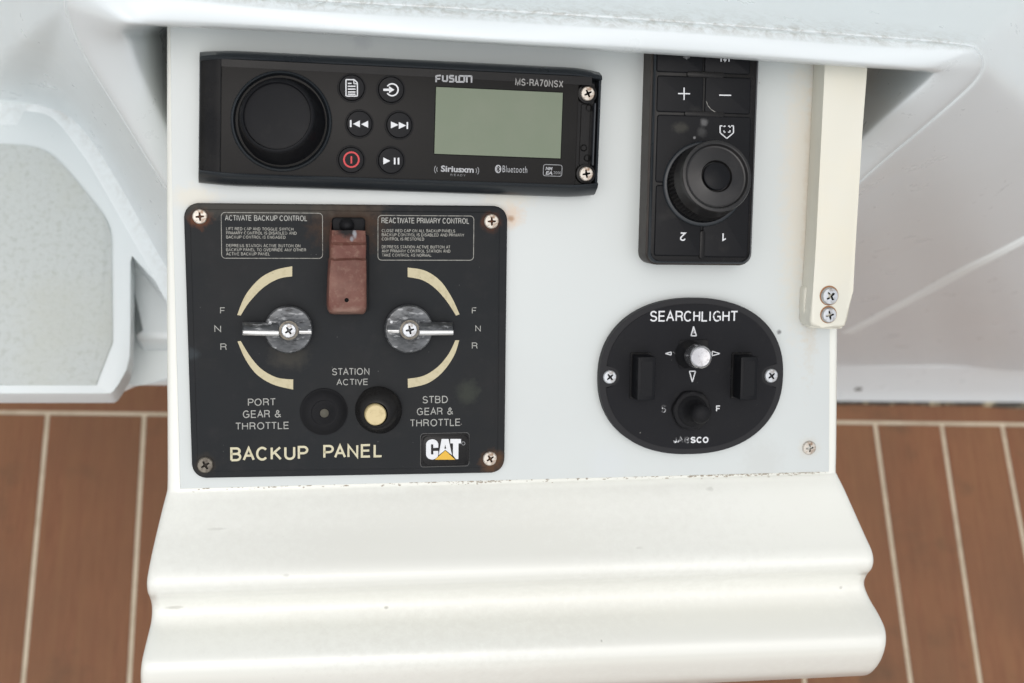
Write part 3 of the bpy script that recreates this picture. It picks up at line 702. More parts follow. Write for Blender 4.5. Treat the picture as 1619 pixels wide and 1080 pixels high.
# lower logos
GP = M['greyprint']
T.text('Siriusxm', (697, 262.5, 749, 272.5), fh, G, bold=.03); label_(T, 'READY', (712, 275.3, 736, 278.6), fh, GP, gap=.6)
for k, r in enumerate((6.0, 9.5)):
    ring(T, 697-1.2, 268, r, 1.1, fh, GP, None, 140, 220, n=8); ring(T, 748, 270, r, 1.1, fh, GP, None, -40, 40, n=8)
T.poly('emblem', [(787.5+5*math.cos(rad(a)), 267.2+6.6*math.sin(rad(a))) for a in range(0, 360, 18)], fh, G)
for q in ((787.5, 262.5, 787.5, 272), (787.5, 262.5, 790, 265), (790, 265, 785.2, 269.6), (785.2, 264.8, 790, 269.5), (790, 269.5, 787.5, 272)): bar(T, *q, 1.1, fh+.00013, M['blackgloss'], None, 'emblem_stroke')
T.text('Bluetooth', (794.5, 262.5, 833.5, 273), fh, G, bold=-.004, spacing=1.12)
def outline(T, x0, y0, x1, y1, r, w, h, m, name='outline', parent=None):
    cx_, cy_, ww, hh_ = T.rect(x0, y0, x1, y1, h); s = T.sc((x0+x1)/2, (y0+y1)/2, h)
    A, B = rrect(cx_, cy_, ww, hh_, r*s, 5), rrect(cx_, cy_, ww-2*w*s, hh_-2*w*s, max(.5, r-w)*s, 5)
    bm = bmesh.new(); va = [bm.verts.new((*p, h)) for p in A]; vb = [bm.verts.new((*p, h)) for p in B]; n_ = len(A)
    for i in range(n_): bm.faces.new((va[i], va[(i+1) % n_], vb[(i+1) % n_], vb[i]))
    return T.add(name, bm, m, parent, 0)
outline(T, 858.5, 260, 889, 279, 4, 1.1, fh, GP)
T.text('NM', (862.5, 264, 873.5, 269.3), fh, G, bold=.03, font_shear=.2); T.text('EA', (862.5, 270.8, 873.5, 276.3), fh, G, bold=.03, font_shear=.2)
T.text('2000', (875, 271, 887, 275.5), fh, GP)
# open tray on the right with its two screws
tr = T.add('end_tray', plate([(fx1+.0002, bot), (ex1-.0012, bot+.001), (ex1-.0012, top-.003), (fx1+.0002, top)], FH-.009, FH-.0055), M['blackgloss'])
rx, ry, rw, rh = T.rect(937.5, 163, 940.5, 262, FH-.002); T.add('tray_rib', plate(rrect(rx, ry, rw, rh, .0003, 2), FH-.006, FH-.0015, .0002, 1), M['bezel'], tr)
for px, py in ((931, 171), (922.5, 234), (928, 250)):
    x, y = T.p(px, py, FH-.0055); T.add('hole', lathe([(.0019, FH-.0055), (.0017, FH-.0050), (.0011, FH-.0050), (.0010, FH-.0053), (0, FH-.0053)], 18, (x, y, 0)), M['hole'], tr)
rx, ry, rw, rh = T.rect(918, 165, 933, 262, FH-.004); T.add('tray_floor', plate(rrect(rx, ry, rw, rh, .0006, 2), FH-.0057, FH-.0050, .0002, 1), M['blackgloss'], tr)
screw(T, 929, 148, 11, FH-.0025, 'screwsteel', 28, tr); screw(T, 926.5, 275, 11, FH-.0025, 'screwsteel', 12, tr)
for px, py in ((929, 148), (926.5, 275)):
    x, y = T.p(px, py, FH-.003); T.add('screw_boss', lathe([(.0048, FH-.0056), (.0045, FH-.0032), (.0036, FH-.0030)], 24, (x, y, 0)), M['blackgloss'], tr)

# ------------------------------------------------------------------ backup panel
T = Thing('backup_control_panel', 548, 538, 0, 0, 'charcoal backup control panel with two chrome levers and faded red switch guard', 'control panel')
PHt = .0035; a = T.p(290, 321, PHt); b = T.p(803, 326, PHt); c = T.p(798, 748, PHt); d = T.p(304, 757, PHt)
def qrr(q, r, n=6):
    "quad with rounded corners"
    out = []; m = len(q)
    for i in range(m):
        p, a_, b_ = Vector(q[i]), Vector(q[i-1]), Vector(q[(i+1) % m]); u1 = (a_-p).normalized(); u2 = (b_-p).normalized()
        P1, P2 = p+u1*r, p+u2*r
        for k in range(n+1):
            t = k/n; out.append(tuple((1-t)**2*P1+2*t*(1-t)*(p+(u1+u2)*r*.12)+t*t*P2))
    return out
R = lambda px, py, r, col, amt, st=1: (*T.p(px, py, PHt), r, col, amt, st)
M['plate'] = mat('charcoal_engraved_plate', (.0165, .0180, .0195), .62, spec=.13, blotch=[(18, (.022, .022, .022), .45, .8), (140, (.024, .024, .025), .55, .85)],
    specks=[(150, .055, (.22, .21, .19), .20), (85, .035, (.4, .38, .34), .09), (420, .1, (.12, .12, .115), .10)], rvar=.2,
    spots=[R(316, 345, .0062, RUST, .65), R(777, 352, .0058, RUST, .5), R(779, 730, .0072, (.11, .055, .025), .75), R(324, 735, .006, (.05, .04, .03), .6), R(552, 352, .017, (.06, .035, .022), .8, .8),
           R(400, 328, .006, (.07, .065, .055), .6, .08), R(740, 620, .007, (.045, .05, .04), .6, 1), R(303, 560, .004, (.05, .06, .065), .5, 1), R(457, 562, .008, (.06, .055, .045), .5, .7)])
T.add('base_plate', plate(qrr([a, b, c, d], .0062), 0, PHt-.0007, .0007, 3), M['plate'])
a2, b2, c2, d2 = T.p(300, 331, PHt), T.p(790, 336, PHt), T.p(787, 739, PHt), T.p(313, 746, PHt)
T.add('overlay_sheet', plate(qrr([a2, b2, c2, d2], .0045), PHt-.0009, PHt, .0004, 2), M['plate'])
h = PHt+.00005
for (px, py, m, an, r) in ((316, 342.5, 'screwsteel', 5, 12), (777, 350, 'screwsteel', 2, 11.5), (324.5, 735, 'screwdark', 30, 13), (774.5, 725, 'screwsteel', 30, 11)):
    o = screw(T, px, py, r, PHt+.0002, m, an)
    if m == 'screwdark': o['label'] = 'dark tarnished screw'
pr, pd = M['print'], M['printdim']
outline(T, 349.5, 336, 510.5, 409, 6.5, 1.1, h, pd); outline(T, 597, 340.5, 749.5, 412, 6.5, 1.1, h, pd)
label_(T, 'ACTIVATE BACKUP CONTROL', (355.5, 340.5, 486, 349.3), h, pr, wt=.14)
for s, y, x1 in (('LIFT RED CAP AND TOGGLE SWITCH', 359.5, 464), ('PRIMARY CONTROL IS DISABLED AND', 366, 469), ('BACKUP CONTROL IS ENGAGED.', 372.5, 453), ('DEPRESS STATION ACTIVE BUTTON ON', 386, 475), ('BACKUP PANEL TO OVERRIDE ANY OTHER', 392.5, 484), ('ACTIVE BACKUP PANEL.', 399, 428)):
    label_(T, s, (357.5, y, x1, y+5), h, pd, wt=.17)
label_(T, 'REACTIVATE PRIMARY CONTROL', (603, 344.5, 742, 353.5), h, pr, wt=.14)
for s, y, x1 in (('CLOSE RED CAP ON ALL BACKUP PANELS.', 362.5, 721), ('BACKUP CONTROL IS DISABLED AND PRIMARY', 369, 734), ('CONTROL IS RESTORED.', 375.5, 672), ('DEPRESS STATION ACTIVE BUTTON AT', 388, 712), ('ANY PRIMARY CONTROL STATION AND', 394.5, 712), ('TAKE CONTROL AS NORMAL.', 401, 683)):
    label_(T, s, (603.5, y, x1, y+5), h, pd, wt=.17)
for s, bx in (('F', (348, 486, 356, 496)), ('N', (339, 514.5, 349.5, 525)), ('R', (348.5, 543, 358.5, 553.5)), ('F', (746, 486, 753.5, 496)), ('N', (751.5, 514.5, 760, 524)), ('R', (746, 541.5, 755, 551.5)),
              ('STATION', (525, 582, 584, 593)), ('ACTIVE', (532, 599, 582, 609)), ('PORT', (392, 630, 436, 641.5)), ('GEAR &', (384, 648.5, 444.5, 660.5)), ('THROTTLE', (372, 667.5, 457, 679)),
              ('STBD', (668, 626, 708, 637.5)), ('GEAR &', (659, 644.5, 716.5, 656)), ('THROTTLE', (648, 662.5, 728, 674))):
    label_(T, s, bx, h, pr, wt=.125)
bold = mat('tan_bold_print', (.52, .48, .33), .55, blotch=(300, (.40, .36, .22), .5, .8))
label_(T, 'BACKUP', (364, 706, 487.5, 728), h, bold, wt=.16); label_(T, 'PANEL', (511, 702.5, 605, 724), h, bold, wt=.16)
# crescent scales
def crescent(outer, inner):
    A = crom(outer, 6); B = crom(inner, 6); bm = bmesh.new()
    va = [bm.verts.new((*T.p(*q, h), h+.0001)) for q in A]; vb = [bm.verts.new((*T.p(*q, h), h+.0001)) for q in B]
    for i in range(len(A)-1): bm.faces.new((va[i], va[i+1], vb[i+1], vb[i]))
    T.add('scale_mark', bm, M['tan'], smooth=0)
crescent([(462, 421), (435, 427), (410, 441), (388, 467), (375, 498)], [(462, 437), (440, 441), (416, 455), (394, 478), (380.5, 499)])
crescent([(375.5, 540), (388, 568), (406, 592), (432, 608), (463.5, 616)], [(380.5, 539), (396, 564), (414, 584), (438, 597), (463.5, 600)])
crescent([(644.5, 423), (672, 428), (696, 444), (714, 470), (726.5, 497)], [(644.5, 438), (668, 443), (688, 456), (706, 476), (721, 499)])
crescent([(726, 538), (718, 562), (700, 588), (676, 606), (645, 613.5)], [(720, 538), (709, 560), (692, 580), (670, 594), (644.5, 599)])
# levers
def lever(cxp, cyp, tip, ang):
    x, y = T.p(cxp, cyp, .007); r = 38.5*T.sc(cxp, cyp, .007)
    L = bpy.data.objects.new('lever', None); COL.objects.link(L); L.parent = T.e; L.location = (x, y, PHt)
    l = T.add('lever_disc', lathe([(r*.93, 0), (r*.97, .0005), (r, .0035), (r*.985, .0048), (r*.94, .0056), (r*.5, .0062), (r*.4, .0078), (r*.33, .0080), (r*.3, .0070), (0, .0070)], 48), M['pitted'], L, smooth=50)
    # arm: a sloping scratched flank, a polished crest along its lower side, and a short stub across the disc
    hx, hy = T.p(*tip, .011); dx, dy = hx-x, hy-y; sg = 1 if dx > 0 else -1; Ln = abs(dx); tl = dy/Ln
    def fin_(t0, t1, sc, m, name):
        rows = []
        for t in (t0, t0+.04*(t1-t0), .5*(t0+t1), t1-.04*(t1-t0), t1):
            e = .80 if t in (t0, t1) else 1; g = 1-.12*abs(t)
            rows.append([(sg*Ln*t, tl*Ln*t+yy*g*sc, zz*e) for yy, zz in ((.0036, .0040), (.0034, .0060), (.0012, .0090*sc**.5), (-.0001, .0096*sc**.5))])
        bm = grid(rows); vs = list(bm.verts); T.add(name, bm, M['pitted'], L, smooth=30)
        rows = []
        for t in (t0, t0+.03*(t1-t0), .5*(t0+t1), t1-.03*(t1-t0), t1):
            e = .85 if t in (t0, t1) else 1; g = 1-.12*abs(t)
            rows.append([(sg*Ln*t, tl*Ln*t+yy*g*sc, zz*e) for yy, zz in ((-.0001, .0096*sc**.5), (-.0004, .0099*sc**.5), (-.0013, .0100*sc**.5), (-.0022, .0096*sc**.5), (-.0027, .0084), (-.0032, .0040))])
        bm = grid(rows); T.add('polished_crest', bm, M['leverchrome'], L, smooth=50)
        rows = [[(sg*Ln*t1*1.003, tl*Ln*t1+yy*.86*sc, zz*.82) for yy, zz in ((.0036, .0035), (.0034, .0060), (.0012, .0090), (-.0004, .0099), (-.0013, .0100), (-.0022, .0096), (-.0032, .0035))]]
        bm = bmesh.new(); bm.faces.new([bm.verts.new(p) for p in rows[0]]); T.add('arm_end', bm, M['pitted'], L, smooth=0)
    fin_(.20, 1, 1, None, 'lever_arm')
    fin_(-.50, -.22, .55, None, 'lever_stub')
    me = screw_mesh(r*.31, ang, dome=.3); o = link('screw', me, [M['screwclean'], M['hole']], L, None, 35); o.location = (0, 0, .0078)
    o2 = T.add('washer', lathe([(r*.40, .0076), (r*.40, .0081), (r*.31, .0082)], 32), M['screwdark'], L)
lever(456, 521, (383, 521.5), 32); lever(646, 520, (717, 521.5), 10)
M['guardred'] = mat('sun_faded_red_guard', (.125, .048, .036), .6, spec=.3, blotch=[(60, (.185, .092, .070), .42, .72), (420, (.21, .12, .09), .52, .75), (40, (.08, .03, .022), .58, .8)], bump=(500, .35, .0004), specks=(300, .1, (.4, .32, .28), .06),
    spots=[(*T.p(549, 366, .015), .0042, (.012, .010, .010), 1, .75), (*T.p(561, 370, .015), .0024, (.30, .31, .33), .8, 2), (*T.p(556, 378, .015), .0016, (.26, .27, .29), .7, 1.5), (*T.p(548, 492, .016), .003, (.30, .20, .16), .5, .3)])
# switch guard
gd = []
for (yl, xl, xr, hgt_) in ((352, 525, 578, .008), (364, 524, 579, .0135), (383, 523, 580, .0160), (388, 522.5, 580, .0138), (408, 522, 579.5, .0136), (412, 522, 580, .0158), (440, 520, 580.5, .0165), (470, 519, 580.5, .0168), (486, 519, 580.5, .0165), (493, 520, 579, .0155), (496, 522, 577, .012), (497, 523, 576, .003)):
    A, B = T.p(xl, yl, hgt_), T.p(xr, yl, hgt_); w_ = B[0]-A[0]; x, y = A; 
    gd.append([(x, y, .003), (x, y, hgt_-.0022), (x+.0004, y, hgt_-.0008), (x+.0018, y, hgt_), (x+w_*.33, y, hgt_+.0001), (x+w_*.67, y, hgt_+.0001), (x+w_-.0018, y, hgt_), (x+w_-.0004, y, hgt_-.0008), (x+w_, y, hgt_-.0022), (x+w_, y, .003)])
# the top is broken open in the middle: drop the faces there
bm = bmesh.new(); vs = [[bm.verts.new(p) for p in r] for r in gd]
for i in range(len(vs)-1):
    for j in range(9):
        if i < 1 and 1 <= j <= 7: continue
        bm.faces.new((vs[i][j], vs[i][j+1], vs[i+1][j+1], vs[i+1][j]))
bm.faces.new(vs[-1])
for v in bm.verts: v.co += Vector((random.gauss(0, .00006), random.gauss(0, .00012), random.gauss(0, .00005)))
guard = T.add('switch_guard', bm, M['guardred'], smooth=45); guard['label'] = 'sun faded red flip-up guard over the toggle switch'
hx, hy, hw, hh2 = T.rect(525, 344, 577, 384, .006)
T.add('hinge_block', plate(rrect(hx, hy, hw, hh2, .0015, 3), .003, .0085, .0012, 2), M['rubber'], guard)
x, y = T.p(548, 356, .008); T.add('hinge_pin', lathe([(.0035, .008), (.0032, .010), (.0016, .0118), (.0010, .0122), (0, .0124)], 20, (x, y, 0)), M['rubber'], guard)
# cracked whitened edge
M['whitened'] = mat('whitened_plastic', (.13, .135, .14), .6, blotch=(400, (.12, .10, .1), .5, .7))

rx, ry, rw, rh = T.rect(576, 372, 584, 492, .005); T.add('guard_base', plate(rrect(rx-.0012, ry, rw+.002, rh, .001, 3), .003, .0062, .0006, 2), M['rubber'], guard)
x, y = T.p(548, 474.5, .0168); T.add('pin_hole', lathe([(.0010, .01690), (.0009, .01712), (0, .01714)], 16, (x, y, 0)), M['hole'], guard)
# rubber boots with push buttons
x, y = T.p(512, 651, PHt); r = 38*T.sc(512, 651, PHt)
bo = T.add('button_boot', lathe([(r, PHt-.0002), (r*.98, PHt+.0006), (r*.93, PHt+.0008), (r*.88, PHt+.0014), (r*.66, PHt+.0030), (r*.56, PHt+.0033), (r*.50, PHt+.0030), (r*.42, PHt+.0032), (r*.30, PHt+.0040), (r*.22, PHt+.0043), (r*.2, PHt+.0041), (0, PHt+.0040)], 48, (x, y, 0)), M['rubber'], smooth=35); bo['label'] = 'clouded rubber boot over the left push button'
T.add('push_button', lathe([(r*.19, PHt+.0036), (r*.18, PHt+.0044), (r*.1, PHt+.0047), (0, PHt+.0048)], 20, (x, y, 0)), mat('dull_olive_button', (.055, .05, .034), .6), bo)
x, y = T.p(597, 649, PHt); r = 38*T.sc(597, 649, PHt)
axc = Vector((T.p(594, 655.5, PHt+.0075)[0]-x, T.p(594, 655.5, PHt+.0075)[1]-y, .0075))
bo = T.add('button_collar', lathe([(r*1.01, -.0012), (r*1.01, .0004), (r*.96, .0012), (r*.88, .0030), (r*.72, .0056), (r*.54, .0072), (r*.50, .0072), (r*.475, .0060), (r*.46, .002)], 48, (x, y, PHt), axc), M['blackgloss'], smooth=50)
xb, yb_ = T.p(594, 656, PHt+.009); r2 = 17*T.sc(594, 656, PHt+.009)
T.add('push_button', lathe([(r2, PHt+.003), (r2, PHt+.0086), (r2*.95, PHt+.0093), (r2*.88, PHt+.0096), (0, PHt+.0096)], 32, (xb, yb_, 0)), M['brass'], bo)['label'] = 'cream yellow round push button'
# CAT badge
bx, by, bw, bh_ = T.rect(665.5, 686, 741.5, 736.5, PHt)
bd = T.add('badge_frame', plate(rrect(bx, by, bw, bh_, .0022), PHt-.0002, PHt+.0005, .0003, 2), M['blackgloss'])
bx, by, bw, bh_ = T.rect(668.5, 688.5, 739.5, 733.5, PHt)
bg = T.add('badge', plate(rrect(bx, by, bw, bh_, .0019), PHt, PHt+.0010, .0005, 3), M['blackgloss'])
hb = PHt+.00108
Z = lambda X, Y: (660+X/17.42, 680+Y/17.42)
bm = bmesh.new(); sp_ = [Z(505, 487), Z(505, 400)]+[Z(405+100*math.cos(rad(a)), 400-78*math.sin(rad(a))) for a in range(15, 180, 15)]+[Z(305, 400), Z(305, 665)]+[Z(405-100*math.cos(rad(a)), 665+78*math.sin(rad(a))) for a in range(15, 180, 15)]+[Z(505, 665), Z(505, 575)]
ribbon(bm, [T.p(*q_, hb) for q_ in sp_], 135/17.42*T.sc(690, 710, hb), hb+.0001); T.add('letter', bm, W, bg, 0)
T.poly('letter', [Z(665, 245), Z(855, 245), Z(950, 690), Z(768, 545), Z(585, 690)], hb, W, bg)
T.poly('letter', [Z(905, 245), Z(1200, 245), Z(1200, 365), Z(1130, 365), Z(1125, 800), Z(1060, 800), Z(975, 690), Z(980, 365), Z(905, 365)], hb, W, bg)
T.poly('counter', [Z(766, 405), Z(742, 512), Z(790, 512)], hb+.00013, M['hole'], bg)
T.poly('triangle', [Z(768, 562), Z(1040, 815), Z(480, 815)], hb+.0002, M['yellow'], bg)
outline(T, 664.5, 684.5, 742, 738, 5, .8, PHt+.00006, mat('dull_badge_edge', (.085, .085, .08), .6))
ring(T, 732.5, 701, 3, .8, hb, GP, bg, n=14)

# ------------------------------------------------------------------ remote keypad
T = Thing('remote_keypad', 1105, 260, -.4, 0, 'narrow black remote keypad with ribbed rotary knob under the brow', 'remote control')
HG = .015
q = [T.p(*z, HG) for z in ((1030, 20), (1198, 20), (1188, 416), (1027, 410))]
bq = [T.p(1017, 45, .002), T.p(1196, 45, HG-.003), T.p(1190, 419, HG-.003), T.p(1014, 417, .002)]
x0_, x1_ = (bq[0][0]+bq[3][0])/2, (bq[1][0]+bq[2][0])/2; y1_, y0_ = bq[0][1], (bq[2][1]+bq[3][1])/2
gw, gh = x1_-x0_, y1_-y0_; gx, gy = (x0_+x1_)/2, (y0_+y1_)/2
body = rrect(gx, gy, gw, gh, .0050)
bd = T.add('housing', plate(rrect(gx, gy, gw, gh, .0055), 0, HG-.002, .0010, 2), M['brownblack'])
kx0, ky0, kw_, kh_ = gx+.0002, gy, gw-.0035, gh-.0035
T.add('face', plate(rrect(kx0, ky0, kw_, kh_, .0042), HG-.003, HG-.0006, .0006, 2), M['blackgloss'])
T.add('rim', grid([[(*p, z) for p in rrect(kx0, ky0, kw_+e, kh_+e, .0046)] for e, z in ((0, HG-.001), (.0002, HG), (.0012, HG+.0002), (.0018, HG-.0003), (.0020, HG-.0020))], True), M['bezel'])
KH = HG+.0002
def key(x0, y0, x1, y1, r=.0012):
    cx_, cy_, a_, b_ = T.rect(x0, y0, x1, y1, KH); return T.add('key', plate(rrect(cx_, cy_, a_, b_, r, 4), HG-.001, KH, .0006, 3), M['keypad'])
k1 = key(1039, 58, 1112, 115); k2 = key(1115, 58, 1187, 117)
k3 = key(1039, 120, 1112, 178); k4 = key(1115, 122, 1187, 180)
k5 = key(1038, 183, 1186, 290, .0014); k6 = key(1036, 293, 1109, 405); k7 = key(1112, 293, 1184, 407)
bar3 = []
for x0, y0, x1, y1 in ((1086, 113, 1146, 123), (1082, 176, 1146, 185)):
    cx_, cy_, a_, b_ = T.rect(x0, y0, x1, y1, KH); T.add('bridge', plate(rrect(cx_, cy_, a_, b_, b_*.48, 4), HG-.001, KH+.0003, .0005, 2), M['blackgloss'])
cx_, cy_, a_, b_ = T.rect(1106, 364, 1115, 410, KH); T.add('bridge', plate(rrect(cx_, cy_, a_, b_, a_*.48, 4), HG-.001, KH+.0003, .0005, 2), M['blackgloss'])
kh = KH+.00006
bar(T, 1072, 148, 1091, 148.3, 1.9, kh, W, k3); bar(T, 1081.5, 138.5, 1081.5, 158, 1.9, kh+.00003, W, k3); bar(T, 1137, 150.5, 1156, 150.8, 1.9, kh, W, k4)
for q_ in ((1138.5, 199, 1138.5, 210), (1138.5, 210, 1149, 219), (1149, 219, 1159.5, 210), (1159.5, 210, 1159.5, 199), (1138, 199, 1142, 199), (1156, 199, 1160, 199)): bar(T, *q_, 1.8, kh, W, k5)
for q_ in ((1144.5, 201, 1144.5, 199.5), (1144.5, 199.5, 1147, 199.5), (1151, 199.5, 1154, 199.5), (1154, 199.5, 1154, 202), (1144.5, 206.5, 1144.5, 209), (1144.5, 209, 1147, 209), (1151, 209, 1154, 209), (1154, 209, 1154, 206)): bar(T, *q_, 1.7, kh, W, k5)
label_(T, '2', (1075, 367.5, 1084, 381), kh, W, k6, flip=True, wt=.16); label_(T, '1', (1142, 368, 1148.5, 381), kh, W, k7, flip=True, wt=.16)
for xx in (1140, 1152.5): bar(T, xx, 86, xx, 97.5, 1.8, kh, W, k2)
for q_ in ((1146, 98, 1146, 93), (1143, 88, 1146, 93), (1149.5, 88, 1146, 93)): bar(T, *q_, 1.6, kh, W, k2)
T.poly('mark', [(1143, 94), (1149.5, 94), (1146.2, 98)], kh, W, k2)
for i in range(5): bar(T, 1081+i*2.1, 89+abs(i-2)*-.5, 1081.3+i*2.1, 94-abs(i-2)*1.2, 1.0, kh, M['greyprint'], k1)
M['knobblack'] = mat('black_knob_plastic', (.013, .0125, .0125), .38, spec=.4, blotch=(90, (.03, .027, .025), .5, .8), rvar=.2)
# a curved scratch and a dusty smear on the keys
for q_ in ((1116.5, 160, 1119, 167), (1119, 167, 1124, 173), (1124, 173, 1132, 178)): bar(T, *q_, .9, kh, M['printdim'], k4, 'scratch')
M['smear'] = mat('dusty_keypad_rubber', (.0065, .0068, .008), .42, spec=.13, spots=[(*T.p(1113, 194, KH), .0022, (.12, .12, .12), .8, .9), (*T.p(1110, 208, KH), .003, (.05, .05, .05), .8, 1), (*T.p(1075, 202, KH), .003, (.05, .048, .04), .6, .6), (*T.p(1098, 218, KH), .0008, (.2, .2, .2), 1, 1)], specks=(260, .08, (.3, .3, .3), .05))
k5.data.materials[0] = M['smear']
# rotary knob leaning slightly
bx, by = T.p(1112, 291, HG); tx, ty = T.p(1134.5, 278, HG+.019); ax = Vector((tx-bx, ty-by, .019)); Lk = ax.length
r = 63*T.sc(1112, 291, HG); rt = 56*T.sc(1134, 278, HG+.019)
T.add('knob_collar', lathe([(r*1.02, -.0003), (r*1.02, .0008), (r*.99, .0014), (r*.93, .0014), (r*.90, .0004)], 64, (bx, by, KH)), M['bezel'], smooth=50)
kb = T.add('rotary_knob', lathe([(r*.90, 0), (r*.92, .001), (r*.90, .0065), (r*.89, .0072), (r*.86, .0074), (r*.86, .0088), (r*.90, .0094), (rt*.99, Lk-.004), (rt*1.0, Lk-.0016), (rt*.975, Lk-.0004), (rt*.91, Lk), (rt*.88, Lk-.0003), (rt*.84, Lk-.0018), (rt*.80, Lk-.0020), (rt*.48, Lk-.0012), (rt*.44, Lk-.0010), (rt*.40, Lk-.0026), (0, Lk-.0026)], 110, (bx, by, HG), ax, knurl=((1, 2, 3), .07)), M['knobblack'], smooth=24)
T.add('centre_button', lathe([(rt*.385, Lk-.0024), (rt*.375, Lk-.0006), (rt*.34, Lk-.0002), (0, Lk-.0001)], 40, (bx, by, HG), ax), M['keypad'], kb, smooth=50)

# ------------------------------------------------------------------ searchlight control
T = Thing('searchlight_panel', 1091, 594, 0, 0, 'oval black searchlight control panel with chrome joystick and two rocker switches', 'control panel')
HS = .0045
cx_, cy_, a_, b_ = T.rect(946, 471, 1236, 717, HS*.5)
def sel(a, b, e=2.25, n=96):
    return [(cx_+a*math.copysign(abs(math.cos(t))**(2/e), math.cos(t)), cy_+b*math.copysign(abs(math.sin(t))**(2/e), math.sin(t))) for t in (2*math.pi*i/n for i in range(n))]
T.add('base_plate', plate(sel(a_/2, b_/2), 0, HS-.0004, .0010, 3), M['charcoal'])
# raised overlay with scallops round the two screws
ov = []
scp = [T.p(964, 596, HS), T.p(1219, 594, HS)]
for x, y in sel(a_/2-.0032, b_/2-.0028, n=240):
    v = Vector((x, y))
    for sx_, sy_ in scp:
        c_ = Vector((sx_, sy_)); dd = v-c_
        if abs(dd.y) < .0052:
            k = math.sqrt(max(0, .0052**2-dd.y**2)); sgn = 1 if c_.x < cx_ else -1
            v.x = (c_.x+sgn*k) if sgn*(v.x-(c_.x+sgn*k)) < 0 else v.x
    ov.append(tuple(v))
M['splate'] = mat('black_textured_plate', (.010, .0102, .012), .6, spec=.13, blotch=[(25, (.014, .014, .015), .5, .8), (180, (.02, .02, .02), .62, .85)], specks=[(190, .06, (.3, .29, .27), .14), (90, .03, (.45, .44, .4), .08), (450, .1, (.10, .10, .095), .10)], rvar=.22)
T.add('overlay', plate(ov, HS-.0006, HS, .0003, 1), M['splate'], smooth=30)
h = HS+.00006
screw(T, 964, 596, 10.5, HS-.0002, 'screwclean', 40); screw(T, 1219, 594, 10.5, HS-.0002, 'screwclean', 38)
for s, (x0, x1) in zip('SEARCHLIGHT', ((1027.5, 1039), (1041, 1052), (1053, 1066), (1068, 1080), (1081, 1094), (1096, 1107), (1109, 1119), (1121.5, 1124), (1127, 1140), (1142, 1153.5), (1154.5, 1167))):
    label_(T, s, (x0, 491.5, x1, 508.5), h, M['wornwhite'] if s in 'G' else M['white'], wt=.135)
for s, (x0, x1) in zip('JABSCO', ((1064.5, 1070), (1070.5, 1081), (1082, 1090), (1091.5, 1100), (1101, 1110), (1111, 1120))):
    label_(T, s, (x0, 690.5, x1, 700.5), h, M['veryworn'] if s in 'JAB' else M['white'], wt=.22)
label_(T, 'S', (1045, 640, 1053, 652.5), h, M['veryworn'], wt=.18); label_(T, 'F', (1132, 641, 1139, 651), h, M['white'], wt=.17)
def tri(a, b, c, w=1.7, m=W):
    for p, q_ in ((a, b), (b, c), (c, a)): bar(T, *p, *q_, w, h, m, None, 'arrow')
tri((1096.5, 516), (1101, 531), (1092.5, 531)); tri((1094.5, 604), (1090, 587), (1099.5, 587)); bar(T, 1097, 521, 1097, 527, 3, h, M['wornwhite'], None, 'arrow')
tri((1052, 559), (1061, 556.5), (1061, 561.5), 1.5); bar(T, 1064, 556, 1070, 562, 1.5, h, M['veryworn'], None, 'arrow'); tri((1138, 559), (1126, 555.5), (1126, 562.5), 1.4)
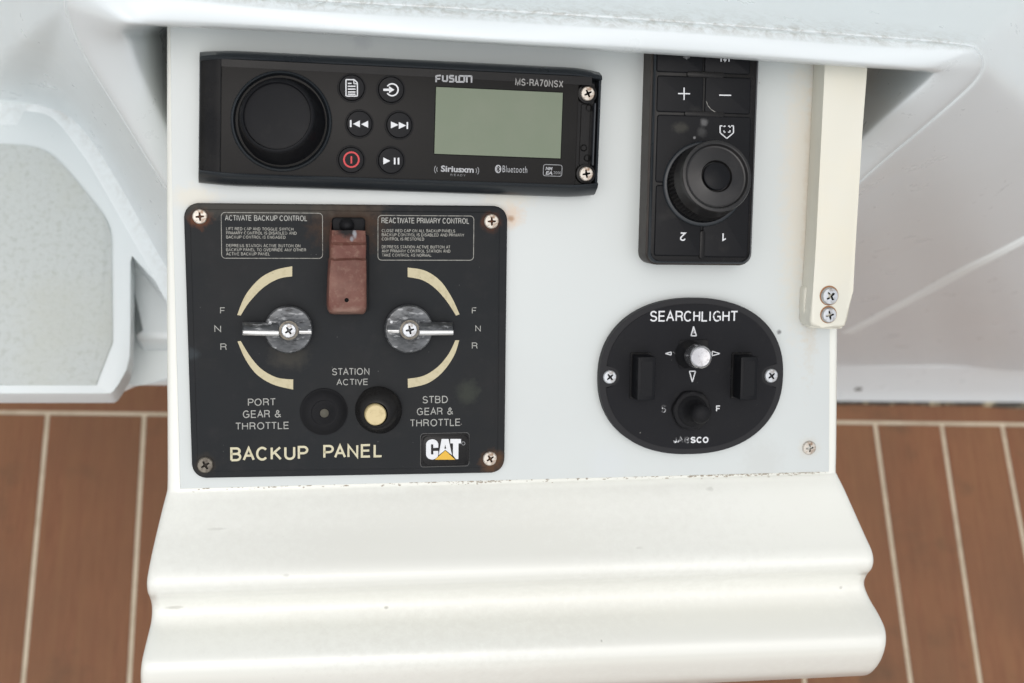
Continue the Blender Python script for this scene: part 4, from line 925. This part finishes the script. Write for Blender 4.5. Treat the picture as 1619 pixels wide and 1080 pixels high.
# joystick
rx, ry, rw, rh = T.rect(1073, 537, 1119, 582, HS)
jh = T.add('joystick_seat', plate(rrect(rx, ry, rw, rh, .0012, 3), HS-.0001, HS+.0006, .0003, 1), M['rubber'])
bx, by = T.p(1089, 560, HS); tx, ty = T.p(1109.5, 565, HS+.019); ax = Vector((tx-bx, ty-by, .019)); Lk = ax.length; r = 18*T.sc(1109, 566, HS+.019)
T.add('joystick_stem', lathe([(r*1.25, 0), (r*1.2, .001), (r*.85, .0030), (r*.70, .0060), (r*.62, .011)], 32, (bx, by, HS), ax), M['rubber'], jh)
T.add('joystick_cap', lathe([(r*.6, .009), (r*.97, .0095), (r, .0102), (r*1.0, Lk-.0022), (r*.985, Lk-.0010), (r*.90, Lk-.0003), (r*.82, Lk-.0001), (r*.78, Lk-.0006), (r*.3, Lk-.0008), (0, Lk-.0009)], 48, (bx, by, HS), ax), M['chrome'], jh, smooth=35)
# rocker switches standing proud
def rocker(x0, y0, x1, y1, lab):
    hr = HS+.012
    cx2, cy2, a2_, b2_ = T.rect(x0, y0, x1, y1, hr)
    cx3, cy3, a3_, b3_ = cx2, cy2, a2_+.0016, b2_+.0016
    f = T.add('switch_frame', plate(rrect(cx3, cy3, a3_, b3_, .0006, 2), HS-.0001, HS+.0012, .0003, 1), M['blackgloss'])
    o = T.add('rocker', plate(rrect(cx2, cy2, a2_, b2_, .0005, 2), HS, hr, .0005, 2), M['keypad'], f); f['label'] = lab
    T.add('rocker_window', plate(rrect(cx2, cy2, a2_*.62, b2_*.80, .0003, 2), hr-.0001, hr+.00012), M['keypad'], f, smooth=0)
rocker(1008.5, 564.5, 1036.5, 633.5, 'left rocker switch'); rocker(1171, 564.5, 1198, 632.5, 'right rocker switch')
# speed toggle with rubber boot
bx, by = T.p(1092, 648, HS); tx, ty = T.p(1112, 656, HS+.020); r = 30*T.sc(1092, 648, HS)
hexn = T.add('toggle_nut', plate([(bx+r*(1+.035*math.cos(rad(15*i*6+20)))*math.cos(rad(15*i)), by+r*(1+.035*math.cos(rad(15*i*6+20)))*math.sin(rad(15*i))) for i in range(24)], HS-.0001, HS+.0032, .0014, 3), M['rubber'])
ax = Vector((tx-bx, ty-by, .020)); Lk = ax.length; rt = 14.5*T.sc(1110, 656, HS+.02)
T.add('toggle_boot', lathe([(r*.80, .0028), (r*.74, .0040), (r*.62, .0046), (r*.55, .0062), (rt*.95, .0085), (rt*.92, .011), (rt*1.02, .015), (rt*1.05, Lk-.004), (rt*.96, Lk-.0018), (rt*.7, Lk-.0005), (rt*.35, Lk), (0, Lk)], 40, (bx, by, HS), ax), M['rubber'], hexn, smooth=60)
